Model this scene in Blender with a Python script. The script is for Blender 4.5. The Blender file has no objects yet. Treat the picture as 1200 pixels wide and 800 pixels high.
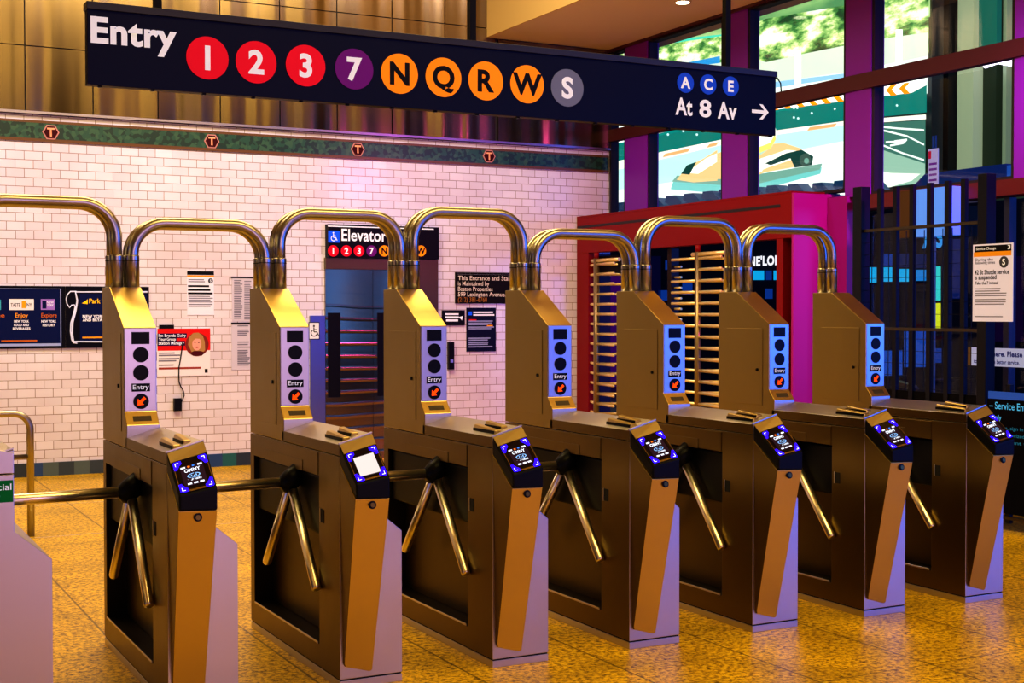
import bpy, bmesh, math, random
from mathutils import Vector, Matrix
random.seed(7)
SC = bpy.context.scene
COL = SC.collection

# ------------------------------------------------------------------ camera
F, YAW, PITCH, ROLL, H = 1590.573, 0.4827014, -0.0224816, -0.0003687, 1.65
FW = Vector((math.sin(YAW)*math.cos(PITCH), math.cos(YAW)*math.cos(PITCH), math.sin(PITCH)))
R0 = Vector((math.cos(YAW), -math.sin(YAW), 0)); U0 = R0.cross(FW)
RT = R0*math.cos(ROLL)+U0*math.sin(ROLL); UP = U0*math.cos(ROLL)-R0*math.sin(ROLL)
EYE = Vector((0, 0, H))
cd = bpy.data.cameras.new('camera'); cam = bpy.data.objects.new('camera', cd); COL.objects.link(cam)
cd.sensor_width = 36; cd.lens = F/1200*36; cd.clip_end = 200
m = Matrix((RT, UP, -FW)).transposed().to_4x4(); m.translation = EYE; cam.matrix_world = m
SC.camera = cam
# a survey point of the photograph on a known wall plane (measuring tool for flat things on walls)
def ray(px, py): return FW + RT*((px-600)/F) - UP*((py-400)/F)
def onX(px, py, X): d = ray(px, py); return EYE + d*(X/d.x)
def onY(px, py, Y): d = ray(px, py); return EYE + d*(Y/d.y)
def onZ(px, py, Z): d = ray(px, py); return EYE + d*((Z-H)/d.z)

# ------------------------------------------------------------------ materials
def srgb(r, g, b):
    f = lambda c: (c/255/12.92) if c/255 <= .04045 else ((c/255+.055)/1.055)**2.4
    return (f(r), f(g), f(b), 1)
MATS = {}; BOARD_GAIN = 1.45
def mat(name, col=(.8,.8,.8,1), rough=.5, metal=0.0, emit=None, estr=1.0, spec=.5, coat=0):
    if name in MATS: return MATS[name]
    mt = bpy.data.materials.new(name); mt.use_nodes = True
    b = mt.node_tree.nodes['Principled BSDF']
    b.inputs['Base Color'].default_value = col; b.inputs['Roughness'].default_value = rough
    b.inputs['Metallic'].default_value = metal; b.inputs['Specular IOR Level'].default_value = spec
    b.inputs['Coat Weight'].default_value = coat
    if emit: b.inputs['Emission Color'].default_value = emit; b.inputs['Emission Strength'].default_value = estr
    MATS[name] = mt
    return mt
def nodes(mt): return mt.node_tree.nodes, mt.node_tree.links, mt.node_tree.nodes['Principled BSDF']
def N(nt, typ, **kw):
    n = nt.new(typ)
    for k, v in kw.items():
        if k in n.inputs.keys() if hasattr(n.inputs, 'keys') else False: n.inputs[k].default_value = v
        else: setattr(n, k, v)
    return n
def ramp(nt, pts):
    r = nt.new('ShaderNodeValToRGB'); e = r.color_ramp.elements
    while len(e) < len(pts): e.new(.5)
    for i, (p, c) in enumerate(pts): e[i].position = p; e[i].color = c
    return r

def brushed(name, col, rough, metal=1.0, stretch=(40, 40, 2), amt=.1, bump=.02):
    mt = mat(name, col, rough, metal); nt, lk, b = nodes(mt)
    tc = nt.new('ShaderNodeTexCoord'); mp = nt.new('ShaderNodeMapping'); mp.inputs['Scale'].default_value = stretch
    nz = nt.new('ShaderNodeTexNoise'); nz.inputs['Scale'].default_value = 6; nz.inputs['Detail'].default_value = 4
    lk.new(tc.outputs['Object'], mp.inputs['Vector']); lk.new(mp.outputs['Vector'], nz.inputs['Vector'])
    n2 = nt.new('ShaderNodeTexNoise'); n2.inputs['Scale'].default_value = 5; n2.inputs['Detail'].default_value = 3
    lk.new(tc.outputs['Object'], n2.inputs['Vector'])
    r = nt.new('ShaderNodeMapRange'); r.inputs['To Min'].default_value = rough-amt; r.inputs['To Max'].default_value = rough+amt
    mx = nt.new('ShaderNodeMath'); mx.operation = 'ADD'; ml = nt.new('ShaderNodeMath'); ml.operation = 'MULTIPLY'; ml.inputs[1].default_value = .5
    lk.new(nz.outputs['Fac'], mx.inputs[0]); lk.new(n2.outputs['Fac'], mx.inputs[1]); lk.new(mx.outputs[0], ml.inputs[0])
    lk.new(ml.outputs[0], r.inputs['Value']); lk.new(r.outputs[0], b.inputs['Roughness'])
    bp = nt.new('ShaderNodeBump'); bp.inputs['Strength'].default_value = bump*4; bp.inputs['Distance'].default_value = .002
    lk.new(nz.outputs['Fac'], bp.inputs['Height']); lk.new(bp.outputs[0], b.inputs['Normal'])
    return mt
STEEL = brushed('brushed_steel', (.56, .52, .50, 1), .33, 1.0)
STEELD = brushed('brushed_steel_shaded', (.155, .102, .026, 1), .36, 1.0)  # same steel, with the shade of the side faces put into the colour
CAV = mat('shaded_cavity_steel', (.035, .024, .010, 1), .4, .8)  # steel blackened to paint in the shade of the cavity
PILL = brushed('pillar_gold_lit_steel', (.66, .50, .14, 1), .34, 1.0)  # same steel, gold reflection of the floor tinted into the colour
PIPE = brushed('pipe_steel', (.42, .38, .33, 1), .30, 1.0, amt=.03)
BAR = mat('polished_bar_steel', (.90, .80, .60, 1), .30, 1.0)
BRASS = mat('brass_swipe_guide', (.62, .45, .16, 1), .3, 1.0)
BLACK = mat('black_plastic', (.004, .004, .006, 1), .4, spec=.12)
GLASSBLK = mat('black_reader_glass', (.004, .003, .006, 1), .08)
DARK = mat('dark_gap', (.004, .004, .004, 1), .8)
LENS = mat('dark_lens', (.004, .004, .006, 1), .35, spec=.12)
WHITE = mat('white_print', srgb(225, 228, 240), .6, emit=srgb(225, 228, 240), estr=.25)  # print with a faint added glow
NAVY = mat('sign_navy', srgb(6, 12, 46), .45, spec=.12)
def flat(name, rgb, e=.12, rough=.5):
    c = srgb(*rgb); return mat(name, c, rough, emit=c, estr=e, spec=.12)  # added self-glow lifts the colour; most uses are no lamps
def glow(name, rgb, s=1.0):
    if name.startswith('s_'): s *= BOARD_GAIN
    return mat(name, (0, 0, 0, 1), 1, emit=srgb(*rgb), estr=s, spec=0)

# ------------------------------------------------------------------ object helpers
class MB:
    def __init__(s): s.bm = bmesh.new()
    def box(s, x0, y0, z0, x1, y1, z1):
        v = [s.bm.verts.new(p) for p in ((x0,y0,z0),(x1,y0,z0),(x1,y1,z0),(x0,y1,z0),(x0,y0,z1),(x1,y0,z1),(x1,y1,z1),(x0,y1,z1))]
        for f in ((0,3,2,1),(4,5,6,7),(0,1,5,4),(1,2,6,5),(2,3,7,6),(3,0,4,7)): s.bm.faces.new([v[i] for i in f])
        return s
    def loft(s, A, B):
        a = [s.bm.verts.new(p) for p in A]; b = [s.bm.verts.new(p) for p in B]; n = len(a)
        s.bm.faces.new(a[::-1]); s.bm.faces.new(b)
        for i in range(n): s.bm.faces.new((a[i], a[(i+1) % n], b[(i+1) % n], b[i]))
        return s
    def prism(s, pts, ax, lo, hi):      # pts in the two other axes, in x,y,z order
        def P(p, t):
            return {'x': (t, p[0], p[1]), 'y': (p[0], t, p[1]), 'z': (p[0], p[1], t)}[ax]
        return s.loft([P(p, lo) for p in pts], [P(p, hi) for p in pts])
    def face(s, pts): s.bm.faces.new([s.bm.verts.new(p) for p in pts]); return s
    def tube(s, path, r, n=16, cap=True):
        path = [Vector(p) for p in path]; rings = []
        rs = r if isinstance(r, (list, tuple)) else [r]*len(path)
        t0 = (path[1]-path[0]).normalized()
        up = Vector((0, 0, 1)) if abs(t0.z) < .9 else Vector((1, 0, 0))
        nrm = (up-t0*up.dot(t0)).normalized()
        for i, p in enumerate(path):
            if i == 0: t = t0
            elif i == len(path)-1: t = (path[i]-path[i-1]).normalized()
            else: t = ((path[i+1]-path[i]).normalized()+(path[i]-path[i-1]).normalized()).normalized()
            nrm = (nrm-t*nrm.dot(t)).normalized(); bi = t.cross(nrm)
            rings.append([s.bm.verts.new(p+(nrm*math.cos(a)+bi*math.sin(a))*rs[i]) for a in [2*math.pi*k/n for k in range(n)]])
        for a, b in zip(rings, rings[1:]):
            for k in range(n):
                f = s.bm.faces.new((a[k], a[(k+1) % n], b[(k+1) % n], b[k])); f.smooth = True
        if cap: s.bm.faces.new(rings[0][::-1]); s.bm.faces.new(rings[-1])
        return s
    def cyl(s, a, b, r, n=20): return s.tube([a, b], r, n)
    def build(s, name, mt, parent=None, bevel=0, seg=2):
        bmesh.ops.recalc_face_normals(s.bm, faces=s.bm.faces[:])
        me = bpy.data.meshes.new(name); s.bm.to_mesh(me); s.bm.free()
        return link(name, me, mt, parent, bevel, seg)
def link(name, me, mt, parent=None, bevel=0, seg=2):
    o = bpy.data.objects.new(name, me); COL.objects.link(o)
    me.materials.clear(); me.materials.append(mt)
    if parent: o.parent = parent
    if bevel:
        b = o.modifiers.new('bevel', 'BEVEL'); b.width = bevel; b.segments = seg; b.limit_method = 'ANGLE'
        b.angle_limit = math.radians(35)
    return o
def tag(o, label, cat, group=None, kind=None):
    o['label'] = label; o['category'] = cat
    if group: o['group'] = group
    if kind: o['kind'] = kind
    return o
def struct(o): o['kind'] = 'structure'; return o
def empty(name, loc=(0,0,0)):
    o = bpy.data.objects.new(name, None); COL.objects.link(o); o.location = loc; o.empty_display_size = .1
    return o
def copy_tree(o, parent=None, skip=()):
    c = o.copy(); COL.objects.link(c)
    if parent: c.parent = parent
    for ch in list(o.children):
        if ch.name.split('.')[0] not in skip: copy_tree(ch, c, skip)
    return c
def disc_mb(c, right, up, r, n=40, rx=None):
    mb = MB(); c = Vector(c)
    mb.face([c+right*((rx or r)*math.cos(2*math.pi*k/n))+up*(r*math.sin(2*math.pi*k/n)) for k in range(n)])
    return mb
def puck_mb(c, right, up, r, t, n=40):     # disc with thickness t towards its normal
    nn = right.cross(up); mb = MB(); c = Vector(c)
    A = [c+right*(r*math.cos(2*math.pi*k/n))+up*(r*math.sin(2*math.pi*k/n)) for k in range(n)]
    return mb.loft(A, [p+nn*t for p in A])
FONT_CAP = None
def text_raw(s, bold):
    cu = bpy.data.curves.new('t', 'FONT'); cu.body = s; cu.size = 1; cu.offset = bold; cu.resolution_u = 4; cu.space_character = 1.0+bold*1.6
    ob = bpy.data.objects.new('t', cu); COL.objects.link(ob)
    dg = bpy.context.evaluated_depsgraph_get(); me = bpy.data.meshes.new_from_object(ob.evaluated_get(dg))
    bpy.data.objects.remove(ob); bpy.data.curves.remove(cu)
    return me
def text(name, s, mt, parent, org, right, up, cap, width=None, align='L', bold=.012):
    """lettering as a flat mesh: org = baseline start (or centre), cap = capital height, width = full width"""
    global FONT_CAP
    if FONT_CAP is None:
        me = text_raw('H', 0); FONT_CAP = max(v.co.y for v in me.vertices)
    me = text_raw(s, bold)
    xs = [v.co.x for v in me.vertices]; x0, x1 = min(xs), max(xs)
    sy = cap/FONT_CAP; sx = width/(x1-x0) if width else sy
    w = (x1-x0)*sx; ox = {'L': 0, 'C': -w/2, 'R': -w}[align]
    org = Vector(org)
    for v in me.vertices: v.co = org+right*((v.co.x-x0)*sx+ox)+up*(v.co.y*sy)
    me.name = name
    return link(name, me, mt, parent)
XR, ZU, YB = Vector((1,0,0)), Vector((0,0,1)), Vector((0,-1,0))   # wall facing -Y: right = +x ; wall facing -X: right = -y

# ------------------------------------------------------------------ SETTING
D = 14.183; XW = 8.776
# floor
fm = mat('terrazzo_floor', rough=.42, spec=.35); nt, lk, b = nodes(fm)
tc = nt.new('ShaderNodeTexCoord')
n1 = nt.new('ShaderNodeTexNoise'); n1.inputs['Scale'].default_value = 38; n1.inputs['Detail'].default_value = 8; n1.inputs['Roughness'].default_value = .75
n2 = nt.new('ShaderNodeTexNoise'); n2.inputs['Scale'].default_value = 2.2; n2.inputs['Detail'].default_value = 5
lk.new(tc.outputs['Object'], n1.inputs['Vector']); lk.new(tc.outputs['Object'], n2.inputs['Vector'])
r1 = ramp(nt, [(.37, (.035, .014, .0005, 1)), (.455, (.44, .235, .002, 1)), (.54, (.88, .52, .004, 1)), (.68, (1, .72, .025, 1))])
lk.new(n1.outputs['Fac'], r1.inputs['Fac'])
r2 = ramp(nt, [(.3, (.62, .62, .62, 1)), (.7, (1.05, 1.05, 1.05, 1))]); lk.new(n2.outputs['Fac'], r2.inputs['Fac'])
mx = nt.new('ShaderNodeMixRGB'); mx.blend_type = 'MULTIPLY'; mx.inputs['Fac'].default_value = 1
lk.new(r1.outputs['Color'], mx.inputs['Color1']); lk.new(r2.outputs['Color'], mx.inputs['Color2'])
sp = nt.new('ShaderNodeSeparateXYZ'); lk.new(tc.outputs['Object'], sp.inputs[0])
def joint(sock, period, off, w):
    a = nt.new('ShaderNodeMath'); a.operation = 'ADD'; a.inputs[1].default_value = off; lk.new(sock, a.inputs[0])
    d = nt.new('ShaderNodeMath'); d.operation = 'PINGPONG'; d.inputs[1].default_value = period/2; lk.new(a.outputs[0], d.inputs[0])
    l = nt.new('ShaderNodeMath'); l.operation = 'LESS_THAN'; l.inputs[1].default_value = w; lk.new(d.outputs[0], l.inputs[0])
    return l
jx = joint(sp.outputs['X'], .66, 20-.0+.66*31-1.56, .006); jy = joint(sp.outputs['Y'], 1.32, 20.4, .004)
mxj = nt.new('ShaderNodeMath'); mxj.operation = 'MAXIMUM'; lk.new(jx.outputs[0], mxj.inputs[0]); lk.new(jy.outputs[0], mxj.inputs[1])
ms = nt.new('ShaderNodeMath'); ms.operation = 'MULTIPLY'; ms.inputs[1].default_value = .7; lk.new(mxj.outputs[0], ms.inputs[0])
m2 = nt.new('ShaderNodeMixRGB'); m2.inputs['Color2'].default_value = (.03, .015, .003, 1)
lk.new(ms.outputs[0], m2.inputs['Fac']); lk.new(mx.outputs['Color'], m2.inputs['Color1']); lk.new(m2.outputs['Color'], b.inputs['Base Color'])
struct(MB().box(-8, -9, -.1, 8.95, D, 0).build('floor', fm))
strip = mat('brass_strip', (.85, .68, .3, 1), .25, .6)
struct(MB().box(-3, 10.31, -.01, 4.6, 10.335, .003).build('trim_3', strip))
struct(MB().box(-3, 12.01, -.01, 4.6, 12.03, .003).build('trim_4', strip))

# back wall : glazed tile
tm = mat('glazed_wall_tile', rough=.2); nt, lk, b = nodes(tm)
tc = nt.new('ShaderNodeTexCoord'); sp = nt.new('ShaderNodeSeparateXYZ'); cb = nt.new('ShaderNodeCombineXYZ')
lk.new(tc.outputs['Object'], sp.inputs[0]); lk.new(sp.outputs['X'], cb.inputs['X']); lk.new(sp.outputs['Z'], cb.inputs['Y'])
br = nt.new('ShaderNodeTexBrick'); br.inputs['Scale'].default_value = 1; br.inputs['Brick Width'].default_value = .172
br.inputs['Row Height'].default_value = .0875; br.inputs['Mortar Size'].default_value = .0032; br.inputs['Mortar Smooth'].default_value = .2
br.inputs['Color1'].default_value = (.84, .82, .90, 1); br.inputs['Color2'].default_value = (.75, .72, .80, 1); br.inputs['Mortar'].default_value = (.30, .22, .17, 1)
lk.new(cb.outputs[0], br.inputs['Vector'])
nz = nt.new('ShaderNodeTexNoise'); nz.inputs['Scale'].default_value = 1.1; nz.inputs['Detail'].default_value = 3; lk.new(cb.outputs[0], nz.inputs['Vector'])
rr = ramp(nt, [(.35, (.92, .86, .84, 1)), (.65, (1, 1, 1, 1))]); lk.new(nz.outputs['Fac'], rr.inputs['Fac'])
mu = nt.new('ShaderNodeMixRGB'); mu.blend_type = 'MULTIPLY'; mu.inputs['Fac'].default_value = 1
lk.new(br.outputs['Color'], mu.inputs['Color1']); lk.new(rr.outputs['Color'], mu.inputs['Color2']); lk.new(mu.outputs['Color'], b.inputs['Base Color'])
bp = nt.new('ShaderNodeBump'); bp.inputs['Strength'].default_value = .5; bp.inputs['Distance'].default_value = .003; bp.invert = True
lk.new(br.outputs['Fac'], bp.inputs['Height']); lk.new(bp.outputs[0], b.inputs['Normal'])
struct(MB().box(-8, D, 0, 8.79, D+.2, 7).build('wall_back', tm))
# green mosaic band with brown edges
gm = mat('green_mosaic', rough=.3); nt, lk, b = nodes(gm)
tc = nt.new('ShaderNodeTexCoord'); vo = nt.new('ShaderNodeTexVoronoi'); vo.inputs['Scale'].default_value = 26
lk.new(tc.outputs['Object'], vo.inputs['Vector'])
rg = ramp(nt, [(.0, (.010, .035, .018, 1)), (.4, (.018, .075, .038, 1)), (.75, (.035, .10, .045, 1)), (1, (.06, .09, .02, 1))]); rg.color_ramp.interpolation = 'CONSTANT'
spv = nt.new('ShaderNodeSeparateXYZ'); lk.new(vo.outputs['Color'], spv.inputs[0]); lk.new(spv.outputs[0], rg.inputs['Fac']); lk.new(rg.outputs['Color'], b.inputs['Base Color'])
struct(MB().box(-8, D-.012, 3.365, 8.76, D, 3.52).build('trim_1', gm))
bmn = mat('brown_border_tile', (.13, .055, .012, 1), .3)
bo = MB(); bo.box(-8, D-.014, 3.335, 8.76, D, 3.365); bo.box(-8, D-.014, 3.52, 8.76, D, 3.545); struct(bo.build('trim_2', bmn))
# multicoloured base course
bm_ = mat('base_course_tile', rough=.3); nt, lk, b = nodes(bm_)
tc = nt.new('ShaderNodeTexCoord'); sp = nt.new('ShaderNodeSeparateXYZ'); lk.new(tc.outputs['Object'], sp.inputs[0])
fl = nt.new('ShaderNodeMath'); fl.operation = 'MULTIPLY'; fl.inputs[1].default_value = 1/.152; lk.new(sp.outputs['X'], fl.inputs[0])
f2 = nt.new('ShaderNodeMath'); f2.operation = 'FLOOR'; lk.new(fl.outputs[0], f2.inputs[0])
wn = nt.new('ShaderNodeTexWhiteNoise'); wn.noise_dimensions = '1D'; lk.new(f2.outputs[0], wn.inputs['W'])
rb = ramp(nt, [(0, (.02, .035, .045, 1)), (.25, (.008, .12, .11, 1)), (.42, (.08, .12, .11, 1)), (.6, (.015, .06, .17, 1)), (.82, (.03, .05, .06, 1))])
rb.color_ramp.interpolation = 'CONSTANT'; lk.new(wn.outputs['Value'], rb.inputs['Fac']); lk.new(rb.outputs['Color'], b.inputs['Base Color'])
struct(MB().box(-8, D-.015, 0, 4.93, D, .136).build('baseboard_back', bm_))
# stainless cladding panels above the tile
cl = mat('steel_cladding', (.21, .15, .07, 1), .24, 1.0); nt, lk, b = nodes(cl)
tc = nt.new('ShaderNodeTexCoord'); mp = nt.new('ShaderNodeMapping'); mp.inputs['Scale'].default_value = (1.5, 1, .10)
nz = nt.new('ShaderNodeTexNoise'); nz.inputs['Scale'].default_value = 1.3; nz.inputs['Detail'].default_value = 1.5
lk.new(tc.outputs['Object'], mp.inputs['Vector']); lk.new(mp.outputs['Vector'], nz.inputs['Vector'])
bp = nt.new('ShaderNodeBump'); bp.inputs['Strength'].default_value = .7; bp.inputs['Distance'].default_value = .32
lk.new(nz.outputs['Fac'], bp.inputs['Height']); lk.new(bp.outputs[0], b.inputs['Normal'])
pm = MB(); x = 1.987-.6515*10
rows = [(3.63, 4.265), (4.275, 4.92), (4.93, 5.6), (5.61, 6.48)]
while x < 7.0:
    for z0, z1 in rows: pm.box(x+.006, D-.04, z0, x+.6515-.006, D-.012, z1)
    x += .6515
pm.box(7.235, D-.04, 3.63, 8.77, D-.012, 4.81)
struct(pm.build('trim_5', cl))
struct(MB().box(-8, D-.012, 3.6, 8.77, D-.004, 6.5).build('trim_6', mat('cladding_gap', (.02, .015, .01, 1), .7)))
struct(MB().box(-8, D-.05, 3.605, 8.77, D, 3.63).build('trim_7', mat('cladding_ledge', (.45, .40, .42, 1), .3, 1)))
# ceilings
cm = mat('warm_ceiling_paint', (.62, .42, .10, 1), .7)
cm2 = mat('soffit_paint', (.82, .66, .42, 1), .7)
struct(MB().box(-8, -9, 6.5, 7.1, D, 6.6).build('ceiling', cm))
struct(MB().box(7.1, -9, 4.823, 9.2, D, 6.6).build('trim_8', cm2))
struct(MB().box(7.085, -9, 4.823, 7.1, D, 6.5).build('trim_9', cm))
dl = empty('recessed_downlight', (8.06, 11.6, 4.823)); tag(dl, 'round recessed downlight in the dropped ceiling beside the windows', 'ceiling light')
puck_mb((0,0,-.004), XR, Vector((0,-1,0)), .085, .004).build('trim_ring', mat('ring_white', (.8,.7,.5,1), .5), dl)
puck_mb((0,0,-.008), XR, Vector((0,-1,0)), .068, .005).build('diffuser', glow('lamp_glow', (255, 240, 200), 6), dl)

# right-hand glazed wall
mag = mat('purple_lit_steel', (.22, .006, .44, 1), .4)  # coloured light on the mullions put into the base colour
mar = mat('maroon_painted_steel', (.07, .004, .015, 1), .4)
red = mat('red_painted_steel', (.22, .002, .003, 1), .5, spec=.2)
gasket = mat('window_gasket', (.01, .004, .008, 1), .5)
glass = bpy.data.materials.new('clear_glass'); glass.use_nodes = True
gt = glass.node_tree; gt.nodes.clear(); go = gt.nodes.new('ShaderNodeOutputMaterial'); gx = gt.nodes.new('ShaderNodeMixShader')
gtr = gt.nodes.new('ShaderNodeBsdfTransparent'); ggl = gt.nodes.new('ShaderNodeBsdfGlossy'); ggl.inputs['Roughness'].default_value = .02
gtr.inputs['Color'].default_value = (.93, .97, .96, 1); gx.inputs['Fac'].default_value = .05
gt.links.new(gtr.outputs[0], gx.inputs[1]); gt.links.new(ggl.outputs[0], gx.inputs[2]); gt.links.new(gx.outputs[0], go.inputs[0])
TOPZ = 4.80
mull = [(14.183, 14.16), (13.795, 13.315), (11.86, 11.432), (9.93, 9.583), (7.914, 7.55), (5.9, 5.5), (3.9, 3.5)]
for i, (a, bq) in enumerate(zip(mull, mull[1:])):
    y1, y0 = a[1], bq[0]; SILL = 2.78 if i < 3 else 2.72
    fr = MB()
    for yy in (y0, y1-.035): fr.box(XW-.01, yy, SILL, XW+.1, yy+.035, TOPZ)
    fr.box(XW-.01, y0+.035, SILL, XW+.1, y1-.035, SILL+.03); fr.box(XW-.01, y0+.035, TOPZ-.03, XW+.1, y1-.035, TOPZ)
    w = struct(fr.build('window_%d' % (i+1), gasket))
    for z0, z1 in ((SILL+.03, 3.673), (3.844, TOPZ-.03)):
        MB().box(XW+.045, y0+.035, z0, XW+.057, y1-.035, z1).build('glass_pane', glass, w)
mm = MB()
for a, bq in mull[1:]: mm.box(XW-.02, bq, 2.72, XW+.14, a, 4.82)
struct(mm.build('trim_10', mag))
tb = MB(); tb.box(XW-.04, 3.5, 3.705, XW+.05, D, 3.85); tb.box(XW-.04, 3.5, 4.79, XW+.12, D, 4.90)
struct(tb.build('trim_11', mar))
struct(MB().box(XW-.07, 3.5, 2.59, XW+.14, 9.72, 2.72).build('trim_12', mat('red_beam', (.11, .003, .005, 1), .4)))
struct(MB().box(XW-.04, 10.18, 2.54, XW+.14, D, 2.78).build('trim_13', mar))
struct(MB().box(8.72, 9.86, 0, 8.80, 10.13, 2.73).build('wall_right', mat('magenta_lit_pier', (.30, .004, .24, 1), .4)))  # magenta light put into the pier colour
# wall hexagon plaques
for (px, py), place in zip([(59.5,155),(248,165.5),(419,175),(573,183)], ['above the blue food-tour board at far left', 'above the red manager poster', 'above the elevator sign', 'nearest the right corner, above the entrance notice']):
    p = onY(px, py, D-.014); e = empty('letter_plaque', p); tag(e, 'maroon T plaque in the green band '+place, 'wall plaque', 'hexagonal letter plaques in the tile band')
    def hexa(r, y, nm, mt): 
        mb = MB(); A = [(r*math.cos(math.pi/3*k), 0, r*math.sin(math.pi/3*k)) for k in range(6)]
        mb.loft([(q[0], y, q[2]) for q in A], [(q[0], y-.006, q[2]) for q in A]).build(nm, mt, e)
    hexa(.082, 0, 'border', flat('plaque_border', (190, 130, 120), .1)); hexa(.068, -.004, 'field', flat('plaque_maroon', (60, 5, 12), .05))
    text('lettering', 'T', flat('plaque_letter', (230, 150, 110), .3), e, (0, -.0115, -.04), XR, ZU, .08, align='C', bold=.03)

# ------------------------------------------------------------------ TURNSTILES
X1, SP, YF = 1.3200846, .74686666, 5.564
def XI(i): return X1+SP*(i-1)
W, WB, LEN = .155, .295, 1.315
def cut(o, cutters):
    for c in cutters:
        md = o.modifiers.new('cut', 'BOOLEAN'); md.operation = 'DIFFERENCE'; md.object = c; md.solver = 'EXACT'
    dg = bpy.context.evaluated_depsgraph_get(); me = bpy.data.meshes.new_from_object(o.evaluated_get(dg))
    o.modifiers.clear(); old = o.data; o.data = me; bpy.data.meshes.remove(old)
    for c in cutters: bpy.data.objects.remove(c)
def bevel(o, w=.003, seg=2):
    b = o.modifiers.new('bevel', 'BEVEL'); b.width = w; b.segments = seg; b.limit_method = 'ANGLE'; b.angle_limit = math.radians(30)
FACE_L0, FACE_L1 = Vector((0, 0, 1.069)), Vector((0, -.205, .918))
FACE_R0, FACE_R1 = Vector((W, 0, 1.113)), Vector((W, -.205, .945))
FN = (FACE_L1-FACE_L0).cross(FACE_R0-FACE_L0).normalized()
if FN.z < 0: FN = -FN
def fp(u, v, off=0):     # point on the reader face: u down the slope, v across
    return FACE_L0.lerp(FACE_R0, v).lerp(FACE_L1.lerp(FACE_R1, v), u)+FN*off
def fquad(u0, v0, u1, v1, off): return [fp(u1, v0, off), fp(u1, v1, off), fp(u0, v1, off), fp(u0, v0, off)]
def rrect(u0, v0, u1, v1, off, ru, n=6):
    rv = ru*1.6; pts = []
    for cu, cv, a0 in ((u1-ru, v0+rv, 180), (u1-ru, v1-rv, 270), (u0+ru, v1-rv, 0), (u0+ru, v0+rv, 90)):
        for k in range(n+1):
            a = math.radians(a0+90*k/n); pts.append(fp(cu-ru*math.sin(a), cv+rv*math.cos(a), off))
    return pts

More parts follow.
